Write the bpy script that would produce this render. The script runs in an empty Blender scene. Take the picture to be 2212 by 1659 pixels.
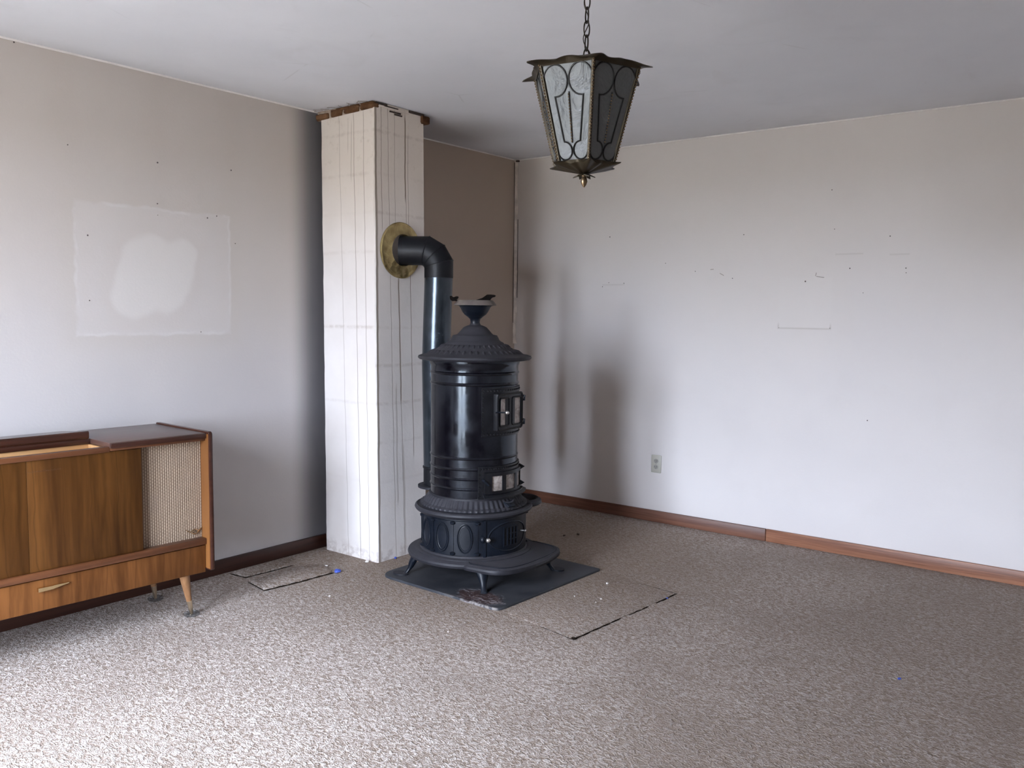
import bpy, bmesh, math, random
from mathutils import Vector, Matrix, noise as mnoise
random.seed(7)
SC = bpy.context.scene
COL = SC.collection
PI = math.pi
sin, cos = math.sin, math.cos
H = 2.44                      # ceiling height
RX, RY = 5.4, -5.45            # far extents of the room (corner seen in the photo is the origin)

# ------------------------------------------------------------------ camera
cam_d = bpy.data.cameras.new('camera')
cam = bpy.data.objects.new('camera', cam_d); COL.objects.link(cam)
F_PX = 1871.3
cam_d.sensor_fit = 'HORIZONTAL'; cam_d.sensor_width = 36.0
cam_d.lens = F_PX / 2212.0 * 36.0
cam_d.clip_start = 0.05
yaw, pitch, roll = 0.656406, 0.082385, 0.0113815
f = Vector((-sin(yaw)*cos(pitch), cos(yaw)*cos(pitch), -sin(pitch)))
r = Vector((cos(yaw), sin(yaw), 0)); u = r.cross(f)
r2 = r*cos(roll)+u*sin(roll); u2 = -r*sin(roll)+u*cos(roll)
M = Matrix((r2, u2, -f)).transposed().to_4x4()
M.translation = Vector((3.83676, -5.00221, 1.35351))
cam.matrix_world = M
SC.camera = cam

# ------------------------------------------------------------------ exposure / world
SC.view_settings.view_transform = 'Standard'
SC.view_settings.look = 'None'
SC.view_settings.gamma = 1.0
SC.view_settings.use_curve_mapping = False
SC.view_settings.exposure = 1.0
SKY = 33.0
wd = bpy.data.worlds.new('overcast_sky'); SC.world = wd; wd.use_nodes = True
bg = wd.node_tree.nodes['Background']
bg.inputs['Color'].default_value = (0.79, 0.88, 1.06, 1)
bg.inputs['Strength'].default_value = SKY
SC.cycles.max_bounces = 14
SC.cycles.diffuse_bounces = 10
SC.cycles.sample_clamp_indirect = 8.0
SC.cycles.caustics_reflective = False
SC.cycles.caustics_refractive = False

# windows in the wall behind the camera: (x0, x1, z0, z1)
WINS = [(0.90, 1.50, 0.16, 2.10), (1.60, 2.20, 0.16, 2.10)]
for x0, x1, z0, z1 in WINS:                      # portals only guide the sky light, they emit nothing
    ld = bpy.data.lights.new('window_portal', 'AREA'); ld.shape = 'RECTANGLE'
    ld.size = x1-x0; ld.size_y = z1-z0; ld.cycles.is_portal = True
    lo = bpy.data.objects.new('window_portal', ld); COL.objects.link(lo)
    lo.location = ((x0+x1)/2, RY-0.16, (z0+z1)/2)
    lo.rotation_euler = (PI/2, 0, 0)             # -Z of the lamp points to +Y, into the room

# ------------------------------------------------------------------ node helpers
class NT:
    def __init__(s, name, rough=0.5, spec=0.5, metal=0.0, color=(0.8, 0.8, 0.8)):
        s.m = bpy.data.materials.new(name); s.m.use_nodes = True
        s.t = s.m.node_tree; s.n = s.t.nodes; s.b = s.n['Principled BSDF']
        s.b.inputs['Roughness'].default_value = rough
        s.b.inputs['Specular IOR Level'].default_value = spec
        s.b.inputs['Metallic'].default_value = metal
        s.b.inputs['Base Color'].default_value = (*color, 1)
    def new(s, ty, **kw):
        n = s.n.new(ty)
        for k, v in kw.items(): setattr(n, k, v)
        return n
    def link(s, a, b): s.t.links.new(a, b)
    def put(s, sock, v):
        if isinstance(v, (int, float)): sock.default_value = v
        elif isinstance(v, (tuple, list)):
            sock.default_value = (*v, 1) if (len(v) == 3 and sock.type == 'RGBA') else v
        else: s.link(v, sock)
    def math(s, op, a, b=0.0, c=None, clamp=False):
        n = s.new('ShaderNodeMath', operation=op, use_clamp=clamp)
        s.put(n.inputs[0], a); s.put(n.inputs[1], b)
        if c is not None: s.put(n.inputs[2], c)
        return n.outputs[0]
    def add(s, a, b): return s.math('ADD', a, b)
    def sub(s, a, b): return s.math('SUBTRACT', a, b)
    def mul(s, a, b): return s.math('MULTIPLY', a, b)
    def mx(s, a, b): return s.math('MAXIMUM', a, b)
    def mn(s, a, b): return s.math('MINIMUM', a, b)
    def step(s, x, a, b):                        # smooth ramp 0..1 from a to b
        n = s.new('ShaderNodeMapRange', interpolation_type='SMOOTHSTEP')
        s.put(n.inputs[0], x); n.inputs[1].default_value = a; n.inputs[2].default_value = b
        return n.outputs[0]
    def coord(s, kind='Object'):
        return s.new('ShaderNodeTexCoord').outputs[kind]
    def xyz(s, v):
        n = s.new('ShaderNodeSeparateXYZ'); s.link(v, n.inputs[0]); return n.outputs
    def vec(s, x, y, z):
        n = s.new('ShaderNodeCombineXYZ')
        for i, q in enumerate((x, y, z)): s.put(n.inputs[i], q)
        return n.outputs[0]
    def scale(s, v, sx, sy, sz):
        n = s.new('ShaderNodeMapping'); s.link(v, n.inputs[0]); n.inputs['Scale'].default_value = (sx, sy, sz)
        return n.outputs[0]
    def noise(s, v, sc, det=3, rough=0.5, dist=0.0, col=False):
        n = s.new('ShaderNodeTexNoise'); s.link(v, n.inputs['Vector'])
        n.inputs['Scale'].default_value = sc; n.inputs['Detail'].default_value = det
        n.inputs['Roughness'].default_value = rough; n.inputs['Distortion'].default_value = dist
        return n.outputs[1 if col else 0]
    def vor(s, v, sc, feat='F1'):
        n = s.new('ShaderNodeTexVoronoi', feature=feat); s.link(v, n.inputs['Vector']); n.inputs['Scale'].default_value = sc
        return n.outputs['Distance']
    def mix(s, fac, a, b):
        n = s.new('ShaderNodeMix', data_type='RGBA')
        s.put(n.inputs[0], fac); s.put(n.inputs[6], a); s.put(n.inputs[7], b)
        return n.outputs[2]
    def ramp(s, fac, stops):
        n = s.new('ShaderNodeValToRGB'); s.put(n.inputs[0], fac)
        e = n.color_ramp.elements
        while len(e) < len(stops): e.new(0.5)
        for q, (p, c) in zip(e, stops): q.position = p; q.color = (*c, 1)
        return n.outputs[0]
    def color(s, c): s.put(s.b.inputs['Base Color'], c)
    def rough(s, c): s.put(s.b.inputs['Roughness'], c)
    def bump(s, h, st=0.3, dist=0.01):
        n = s.new('ShaderNodeBump'); n.inputs['Strength'].default_value = st; n.inputs['Distance'].default_value = dist
        s.link(h, n.inputs['Height']); s.link(n.outputs[0], s.b.inputs['Normal'])
    def rect(s, a, b, a0, a1, b0, b1, soft):     # soft rectangle mask
        q = s.mn(s.step(a, a0-soft, a0+soft), s.step(a, a1+soft, a1-soft)) if False else None
        da = s.sub(s.math('ABSOLUTE', s.sub(a, (a0+a1)/2)), (a1-a0)/2)
        db = s.sub(s.math('ABSOLUTE', s.sub(b, (b0+b1)/2)), (b1-b0)/2)
        d = s.mx(da, db)                          # signed distance, negative inside
        n = s.step(d, -soft, soft)
        return s.sub(1.0, n), d

def paint_wall(name, axis):
    n = NT(name, rough=0.7, spec=0.25)
    p = n.coord(); X = n.xyz(p)
    a = X[axis]; z = X[2]
    pv = n.vec(a, z, 0.0)
    big = n.noise(pv, 1.1, 3, 0.55); mid = n.noise(pv, 5.0, 4, 0.6)
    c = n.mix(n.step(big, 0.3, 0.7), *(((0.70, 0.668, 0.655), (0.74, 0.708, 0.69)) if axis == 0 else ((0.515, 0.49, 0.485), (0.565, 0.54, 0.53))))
    c = n.mix(n.mul(n.step(mid, 0.5, 0.8), 0.10), c, (0.60, 0.56, 0.52))
    # upper half: nicotine film, plus the browner light there painted in
    film_shade = n.mul(n.step(n.add(z, n.mul(n.sub(big, 0.5), 0.8)), 0.9 if axis == 0 else 0.75, 2.0 if axis == 0 else 1.7), 0.5 if axis == 0 else 0.55)
    c = n.mix(film_shade, c, (0.585, 0.53, 0.475) if axis == 0 else (0.49, 0.435, 0.385))
    if axis == 1:                                 # left wall: ghost of a picture with its soft inner patch
        wob = n.mul(n.sub(n.noise(pv, 14, 2), 0.5), 0.03)
        m, d = n.rect(n.add(a, wob), n.add(z, wob), -3.15, -2.378, 1.234, 1.815, 0.012)
        halo = n.mul(n.step(n.math('ABSOLUTE', d), 0.11, 0.0), n.step(d, -0.01, 0.02))
        c = n.mix(n.mul(halo, 0.30), c, (0.50, 0.455, 0.405))
        c = n.mix(n.mul(m, 0.38), c, (0.60, 0.57, 0.555))
        edge = n.step(n.math('ABSOLUTE', d), 0.011, 0.002)
        c = n.mix(n.mul(n.mul(edge, n.step(mid, 0.35, 0.6)), 0.6), c, (0.62, 0.595, 0.58))
        in1 = n.mul(n.step(d, -0.015, -0.03), n.step(d, -0.10, -0.03))
        c = n.mix(n.mul(in1, 0.16), c, (0.55, 0.50, 0.46))
        w2 = n.mul(n.sub(n.noise(pv, 6.0, 1), 0.5), 0.12)
        e1 = n.math('POWER', n.math('ABSOLUTE', n.math('DIVIDE', n.add(n.add(n.sub(a, -2.79), n.mul(n.sub(z, 1.5), -0.18)), w2), 0.19)), 3.2)
        e2 = n.math('POWER', n.math('ABSOLUTE', n.math('DIVIDE', n.add(n.sub(z, 1.505), w2), 0.185)), 3.2)
        e = n.add(e1, e2)
        ring = n.mul(n.step(e, 0.75, 1.1), n.step(e, 3.4, 1.1))
        c = n.mix(n.mul(ring, 0.22), c, (0.53, 0.48, 0.44))
        c = n.mix(n.mul(n.step(e, 1.25, 0.6), 0.7), c, (0.63, 0.60, 0.57))
        c = n.mix(n.mul(n.step(z, 1.3, 2.2), 0.25), c, (0.47, 0.41, 0.345))
        # smears dropping from the ceiling above old nails
        for y0 in (-2.757, -2.36, -3.2):
            g = n.mul(n.step(n.math('ABSOLUTE', n.add(n.sub(a, y0), wob)), 0.11, 0.0), n.step(z, 1.75, 2.3))
            c = n.mix(n.mul(g, 0.22), c, (0.46, 0.41, 0.36))
        # darker band beside and behind the chimney
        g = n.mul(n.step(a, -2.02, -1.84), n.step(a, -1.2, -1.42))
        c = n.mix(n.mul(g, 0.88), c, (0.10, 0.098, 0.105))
        g = n.step(a, -1.55, -1.4)  # soot up to the corner, with the shade behind the chimney painted in
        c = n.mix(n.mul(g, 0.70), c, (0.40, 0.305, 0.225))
    else:                                         # right wall: soot near the corner with the shadow there painted in, patched rectangle
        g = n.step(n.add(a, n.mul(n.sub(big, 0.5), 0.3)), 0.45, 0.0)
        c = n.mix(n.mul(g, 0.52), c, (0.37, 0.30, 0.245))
        m, d = n.rect(a, z, 1.956, 2.258, 1.28, 1.575, 0.01)
        c = n.mix(n.mul(m, 0.22), c, (0.72, 0.69, 0.66))
        edge = n.step(n.math('ABSOLUTE', d), 0.008, 0.001)
        c = n.mix(n.mul(n.mul(edge, n.step(z, 1.32, 1.29)), 0.55), c, (0.50, 0.46, 0.42))
        for (x0, x1, zz) in ((2.27, 2.42, 1.70), (2.56, 2.66, 1.69), (0.74, 0.91, 1.545)):
            m, d = n.rect(a, z, x0, x1, zz-0.003, zz+0.003, 0.004)
            c = n.mix(n.mul(m, 0.35), c, (0.42, 0.38, 0.34))
    n.color(c)
    n.bump(n.add(n.noise(pv, 90, 2), n.mul(n.noise(pv, 9, 3), 1.5)), 0.10, 0.004)
    return n.m

def ceiling_mat():
    n = NT('ceiling_paint', rough=0.8, spec=0.2)
    p = n.coord(); X = n.xyz(p)
    big = n.noise(p, 0.9, 4, 0.6); w = n.noise(p, 2.5, 3, 0.6, 1.0)
    c = n.mix(n.step(big, 0.3, 0.75), (0.69, 0.70, 0.735), (0.755, 0.765, 0.80))
    c = n.mix(n.mul(n.step(w, 0.55, 0.75), 0.16), c, (0.55, 0.545, 0.55))
    # soot fan on the ceiling behind the chimney
    d = n.math('SQRT', n.add(n.math('POWER', n.sub(X[0], 0.25), 2.0), n.math('POWER', n.add(X[1], 1.0), 2.0)))
    c = n.mix(n.mul(n.step(d, 0.62, 0.1), 0.60), c, (0.27, 0.245, 0.225))
    # grime line along the left wall
    c = n.mix(n.mul(n.step(X[0], 0.16, 0.0), 0.22), c, (0.42, 0.40, 0.385))
    # hairline scratches
    sc = n.new('ShaderNodeTexVoronoi', feature='DISTANCE_TO_EDGE'); n.link(n.scale(p, 1, 1, 1), sc.inputs['Vector']); sc.inputs['Scale'].default_value = 1.1
    hair = n.mul(n.step(sc.outputs['Distance'], 0.006, 0.001), n.step(n.noise(p, 3.0, 2), 0.58, 0.7))
    c = n.mix(n.mul(hair, 0.25), c, (0.40, 0.39, 0.38))
    n.color(c); n.bump(n.add(n.noise(p, 4, 3), n.mul(n.noise(p, 60, 2), 0.25)), 0.15, 0.01)
    return n.m

def carpet_mat(name='carpet_loop', tint=1.0):
    n = NT(name, rough=0.95, spec=0.08)
    p = n.new('ShaderNodeNewGeometry').outputs['Position']
    rot = n.new('ShaderNodeMapping'); n.link(p, rot.inputs[0]); rot.inputs['Rotation'].default_value = (0, 0, 0.55); rot.inputs['Scale'].default_value = (1.0, 1.55, 1.0)
    q = rot.outputs[0]
    a = n.noise(q, 54, 2.5, 0.6, 1.1); b = n.noise(q, 150, 2, 0.55, 0.4); big = n.noise(p, 1.4, 3, 0.6)
    h = n.add(n.mul(a, 0.68), n.mul(b, 0.32))
    t = lambda c: tuple(min(1.0, v*tint*1.12) for v in c)
    c = n.ramp(n.step(h, 0.36, 0.64), [(0.0, t((0.225, 0.175, 0.140))), (0.38, t((0.325, 0.27, 0.23))), (0.66, t((0.44, 0.388, 0.352))), (1.0, t((0.62, 0.57, 0.54)))])
    c = n.mix(n.mul(n.step(big, 0.42, 0.7), 0.30), c, t((0.25, 0.205, 0.175)))
    # carpet darker and browner around the stove
    X = n.xyz(p)
    d = n.math('SQRT', n.add(n.math('POWER', n.sub(X[0], 0.9), 2.0), n.math('POWER', n.add(X[1], 1.2), 2.0)))
    c = n.mix(n.mul(n.step(n.add(d, n.mul(n.sub(big, 0.5), 0.7)), 1.8, 0.6), 0.68), c, t((0.185, 0.133, 0.093)))
    tr = n.mul(n.step(n.add(X[0], n.mul(n.sub(big, 0.5), 1.2)), 1.5, 2.9), 0.55)   # shade over the right half of the room, painted in brown
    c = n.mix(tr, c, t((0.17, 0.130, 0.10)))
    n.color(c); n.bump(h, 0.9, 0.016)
    return n.m

def wood(name, dark, light, gx=(1, 1, 1), sc=9.0, rough=0.38, band=0.0, spec=0.5):
    """gx: stretch of the object coordinates; small value = along the grain"""
    n = NT(name, rough=rough, spec=spec)
    p = n.coord(); q = n.scale(p, *gx)
    a = n.noise(q, sc, 4, 0.6, 0.8); b = n.noise(q, sc*5, 3, 0.6, 0.3)
    h = n.add(n.mul(a, 0.7), n.mul(b, 0.3))
    c = n.mix(n.step(h, 0.33, 0.66), dark, light)
    if band:
        X = n.xyz(p)                              # book-matched veneer leaves along Y
        v = n.new('ShaderNodeTexNoise', noise_dimensions='1D')
        wob = n.mul(n.sub(n.noise(n.scale(p, 0.2, 0.2, 2.0), 2.2, 2), 0.5), 0.06)
        n.link(n.mul(n.math('FLOOR', n.math('DIVIDE', n.add(X[1], wob), band)), 7.31), v.inputs['W']); v.inputs['Scale'].default_value = 1.0
        c = n.mix(n.mul(n.step(v.outputs[0], 0.35, 0.7), 0.45), c, light)
        fr = n.math('ABSOLUTE', n.sub(n.math('FRACT', n.math('DIVIDE', n.add(X[1], wob), band)), 0.5))
        c = n.mix(n.mul(n.step(fr, 0.46, 0.5), 0.45), c, dark)
        c = n.mix(n.mul(n.step(fr, 0.12, 0.0), 0.40), c, dark)
    n.color(c)
    n.rough(n.add(rough-0.06, n.mul(b, 0.14)))
    return n.m

def iron(name, col, rough, dust=0.0, dustcol=(0.11, 0.105, 0.11), bump=0.12, spec=0.5, metal=0.0, rvar=0.12):
    n = NT(name, rough=rough, spec=spec, metal=metal)
    p = n.coord()
    a = n.noise(p, 14, 4, 0.6); b = n.noise(p, 90, 3, 0.6)
    c = n.mix(n.mul(n.step(a, 0.4, 0.7), 0.5), col, tuple(min(1, v*1.8+0.004) for v in col))
    if dust:
        nz = n.xyz(n.new('ShaderNodeNewGeometry').outputs['Normal'])[2]      # dust that settled on upward faces
        c = n.mix(n.mul(n.mul(n.step(nz, 0.15, 0.9), dust), n.add(0.55, n.mul(a, 0.8))), c, dustcol)
        n.rough(n.add(rough, n.mul(n.mul(n.step(nz, 0.15, 0.9), dust), 0.35)))
    else:
        n.rough(n.add(rough-0.05, n.mul(n.step(a, 0.25, 0.75), rvar)))
    n.color(c); n.bump(n.add(n.mul(a, 0.6), n.mul(b, 0.4)), bump, 0.004)
    return n.m

def plain(name, col, rough=0.5, metal=0.0, spec=0.5, nz=0.0, sc=30):
    n = NT(name, rough=rough, metal=metal, spec=spec, color=col)
    if nz:
        a = n.noise(n.coord(), sc, 4, 0.6)
        n.color(n.mix(n.step(a, 0.3, 0.7), tuple(v*(1-nz) for v in col), tuple(min(1, v*(1+nz)) for v in col)))
    return n.m

# ------------------------------------------------------------------ mesh builder
class MB:
    def __init__(s): s.bm = bmesh.new()
    def v(s, p): return s.bm.verts.new(p)
    def face(s, vs):
        try: return s.bm.faces.new(vs)
        except ValueError: return None
    def hexa(s, p8):                               # bottom 4 (ccw), top 4
        v = [s.v(p) for p in p8]
        for q in ((3, 2, 1, 0), (4, 5, 6, 7), (0, 1, 5, 4), (1, 2, 6, 5), (2, 3, 7, 6), (3, 0, 4, 7)): s.face([v[i] for i in q])
        return s
    def box(s, a, b):
        (x0, y0, z0), (x1, y1, z1) = a, b
        return s.hexa([(x0, y0, z0), (x1, y0, z0), (x1, y1, z0), (x0, y1, z0), (x0, y0, z1), (x1, y0, z1), (x1, y1, z1), (x0, y1, z1)])
    def bbox(s, a, b, bev=0.004, seg=2):           # bevelled box
        t = bmesh.new(); m = MB(); m.bm.free(); m.bm = t; m.box(a, b)
        bmesh.ops.bevel(t, geom=t.edges[:], offset=bev, segments=seg, affect='EDGES', profile=0.5)
        return s.merge(t)
    def merge(s, t, mat=None):
        mp = {}
        for q in t.verts: mp[q] = s.v(mat @ q.co if mat else q.co)
        for fc in t.faces: s.face([mp[q] for q in fc.verts])
        t.free(); return s
    def prism(s, poly, z0, z1):
        lo = [s.v((x, y, z0)) for x, y in poly]; hi = [s.v((x, y, z1)) for x, y in poly]
        n = len(poly); s.face(lo[::-1]); s.face(hi)
        for i in range(n): s.face([lo[i], lo[(i+1) % n], hi[(i+1) % n], hi[i]])
        return s
    def stack(s, rings, cap0=True, cap1=True):     # rings: lists of 3D points of equal length
        R = [[s.v(p) for p in g] for g in rings]; n = len(R[0])
        for a, b in zip(R, R[1:]):
            for i in range(n): s.face([a[i], a[(i+1) % n], b[(i+1) % n], b[i]])
        if cap0: s.face(R[0][::-1])
        if cap1: s.face(R[-1])
        return s
    def lathe(s, prof, seg=64, c=(0, 0), cap0=True, cap1=True, fr=None):
        rings = []
        for rr, z in prof:
            rings.append([(c[0]+rr*(fr(i, z) if fr else 1)*cos(2*PI*i/seg), c[1]+rr*(fr(i, z) if fr else 1)*sin(2*PI*i/seg), z) for i in range(seg)])
        return s.stack(rings, cap0, cap1)
    def tube(s, pts, rad, seg=8, closed=False, caps=True):
        P = [Vector(p) for p in pts]; n = len(P)
        rr = rad if isinstance(rad, (list, tuple)) else [rad]*n
        def tan(i):
            if closed: return (P[(i+1) % n]-P[i-1]).normalized()
            if i == 0: return (P[1]-P[0]).normalized()
            if i == n-1: return (P[-1]-P[-2]).normalized()
            return ((P[i]-P[i-1]).normalized()+(P[i+1]-P[i]).normalized()).normalized()
        t0 = tan(0); up = Vector((0, 0, 1)) if abs(t0.z) < 0.9 else Vector((1, 0, 0))
        nrm = (up-t0*up.dot(t0)).normalized(); rings = []
        for i in range(n):
            t = tan(i); nrm = (nrm-t*nrm.dot(t)).normalized(); bi = t.cross(nrm)
            k = 1.0
            if 0 < i < n-1 and not closed:
                k = 1/max(0.5, math.sqrt((1+(P[i]-P[i-1]).normalized().dot((P[i+1]-P[i]).normalized()))/2))
            a = (P[i]-P[i-1]).normalized() if i > 0 else t
            ring = []
            for j in range(seg):
                ang = 2*PI*j/seg; d = nrm*cos(ang)+bi*sin(ang)
                ring.append(P[i]+d*rr[i])
            if k > 1.001:                          # mitre: stretch across the bend
                bd = ((P[i+1]-P[i]).normalized()-a); bd = (bd-t*bd.dot(t))
                if bd.length > 1e-6:
                    bd.normalize(); ring = [q+bd*((q-P[i]).dot(bd)*(k-1)) for q in ring]
            rings.append([tuple(q) for q in ring])
        if closed:
            R = [[s.v(p) for p in g] for g in rings]
            for a in range(n):
                b = (a+1) % n
                for j in range(seg): s.face([R[a][j], R[a][(j+1) % seg], R[b][(j+1) % seg], R[b][j]])
            return s
        return s.stack(rings, caps, caps)
    def arcplate(s, r0, r1, a0, a1, z0, z1, n=16, flat=None):
        ring = []
        for i in range(n+1):
            a = a0+(a1-a0)*i/n
            ring.append([(r0*cos(a), r0*sin(a), z0), (r1*cos(a), r1*sin(a), z0), (r1*cos(a), r1*sin(a), z1), (r0*cos(a), r0*sin(a), z1)])
        return s.stack(ring)
    def ball(s, c, r_, sub=1, sc=(1, 1, 1)):
        t = bmesh.new(); bmesh.ops.create_icosphere(t, subdivisions=sub, radius=r_)
        return s.merge(t, Matrix.Translation(c) @ Matrix.Diagonal((*sc, 1)))
    def build(s, name, mat, parent=None, off=None, smooth=True, ang=35, mesh_only=False):
        if off is not None:
            o = Vector(off)
            for q in s.bm.verts: q.co -= o
        bmesh.ops.recalc_face_normals(s.bm, faces=s.bm.faces[:])
        me = bpy.data.meshes.new(name); s.bm.to_mesh(me); s.bm.free()
        if smooth:
            me.shade_smooth(); me.set_sharp_from_angle(angle=math.radians(ang))
        me.materials.append(mat)
        if mesh_only: return me
        ob = bpy.data.objects.new(name, me); COL.objects.link(ob)
        if parent: ob.parent = parent
        return ob

def thing(name, label, cat, loc=(0, 0, 0), rz=0.0, group=None):
    o = bpy.data.objects.new(name, None); COL.objects.link(o)
    o.empty_display_size = 0.1
    o.location = loc; o.rotation_euler = (0, 0, rz); o['label'] = label; o['category'] = cat
    if group: o['group'] = group
    return o
def tag(o, label, cat, group=None):
    o['label'] = label; o['category'] = cat
    if group: o['group'] = group
    return o
def struct(o): o['kind'] = 'structure'; return o
def inst(name, me, parent, loc=(0, 0, 0), rot=(0, 0, 0), sc=(1, 1, 1)):
    o = bpy.data.objects.new(name, me); COL.objects.link(o); o.parent = parent
    o.location = loc; o.rotation_euler = rot; o.scale = sc
    return o

# ------------------------------------------------------------------ materials
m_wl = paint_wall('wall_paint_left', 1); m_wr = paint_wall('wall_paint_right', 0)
m_plain_wall = plain('wall_paint_plain', (0.68, 0.64, 0.60), 0.8, nz=0.05, sc=2)
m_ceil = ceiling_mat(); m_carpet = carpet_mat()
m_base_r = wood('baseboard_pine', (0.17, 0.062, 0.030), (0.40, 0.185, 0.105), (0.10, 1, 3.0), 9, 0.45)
m_base_l = wood('baseboard_dark', (0.024, 0.007, 0.004), (0.048, 0.015, 0.008), (1, 0.10, 3.0), 9, 0.45)
m_caulk = plain('caulk', (0.74, 0.71, 0.68), 0.7, nz=0.06, sc=20)
m_iron = iron('cast_iron_blue_black', (0.0022, 0.0042, 0.0085), 0.42, 0.30, (0.028, 0.030, 0.037), 0.15, spec=0.30)
m_iron_dusty = iron('cast_iron_dusty', (0.013, 0.013, 0.017), 0.52, 0.70, (0.042, 0.040, 0.047), 0.15, spec=0.35)
m_sheet = iron('stove_sheet_steel', (0.0022, 0.0019, 0.0034), 0.15, 0.0, bump=0.05, spec=0.55, rvar=0.16)
m_sheet.node_tree.nodes['Principled BSDF'].inputs['Specular Tint'].default_value = (0.74, 0.86, 1.0, 1)
m_pipe = iron('blued_stove_pipe', (0.045, 0.055, 0.066), 0.26, 0.0, bump=0.05, metal=0.75, rvar=0.07)
m_elbow = iron('matte_black_pipe', (0.0030, 0.0034, 0.005), 0.46, 0.0, bump=0.04, spec=0.28)
m_door = iron('door_casting_black', (0.0022, 0.0026, 0.0042), 0.38, 0.0, bump=0.15, spec=0.35)
m_steel = plain('worn_steel', (0.62, 0.60, 0.58), 0.25, 0.9, nz=0.1)
m_brass_pol = plain('polished_brass', (0.72, 0.55, 0.30), 0.25, 1.0, nz=0.06)
m_rim = plain('urn_rim_tan', (0.135, 0.115, 0.10), 0.45, 0.2, nz=0.15, sc=25)
m_orn = plain('urn_ornament_dark', (0.0045, 0.0026, 0.0018), 0.7, 0.0, spec=0.08, nz=0.4, sc=60)

def mica():
    n = NT('mica_pane', rough=0.35, spec=0.5); p = n.coord()
    a = n.noise(p, 22, 4, 0.65, 0.8); b = n.noise(p, 70, 2)
    c = n.ramp(n.add(n.mul(a, 0.8), n.mul(b, 0.2)), [(0.28, (0.06, 0.052, 0.046)), (0.44, (0.24, 0.205, 0.18)), (0.58, (0.40, 0.355, 0.325)), (0.75, (0.48, 0.45, 0.44))])
    n.color(c); return n.m
m_mica = mica()

def brass_collar():
    n = NT('hammered_brass', rough=0.34, metal=0.9); p = n.coord()
    a = n.noise(p, 9, 4, 0.65, 0.6); v = n.vor(p, 26); X = n.xyz(p)
    low = n.step(X[2], 0.06, -0.11)
    c = n.ramp(n.add(n.mul(a, 0.7), n.mul(v, 0.25)), [(0.25, (0.13, 0.085, 0.03)), (0.42, (0.38, 0.29, 0.13)), (0.60, (0.56, 0.45, 0.22)), (0.85, (0.72, 0.62, 0.38))])
    n.color(c); n.bump(n.add(n.mul(v, low), n.mul(a, 0.5)), 0.6, 0.02)
    n.rough(n.add(0.26, n.mul(a, 0.25))); return n.m
m_collar = brass_collar()

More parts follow.
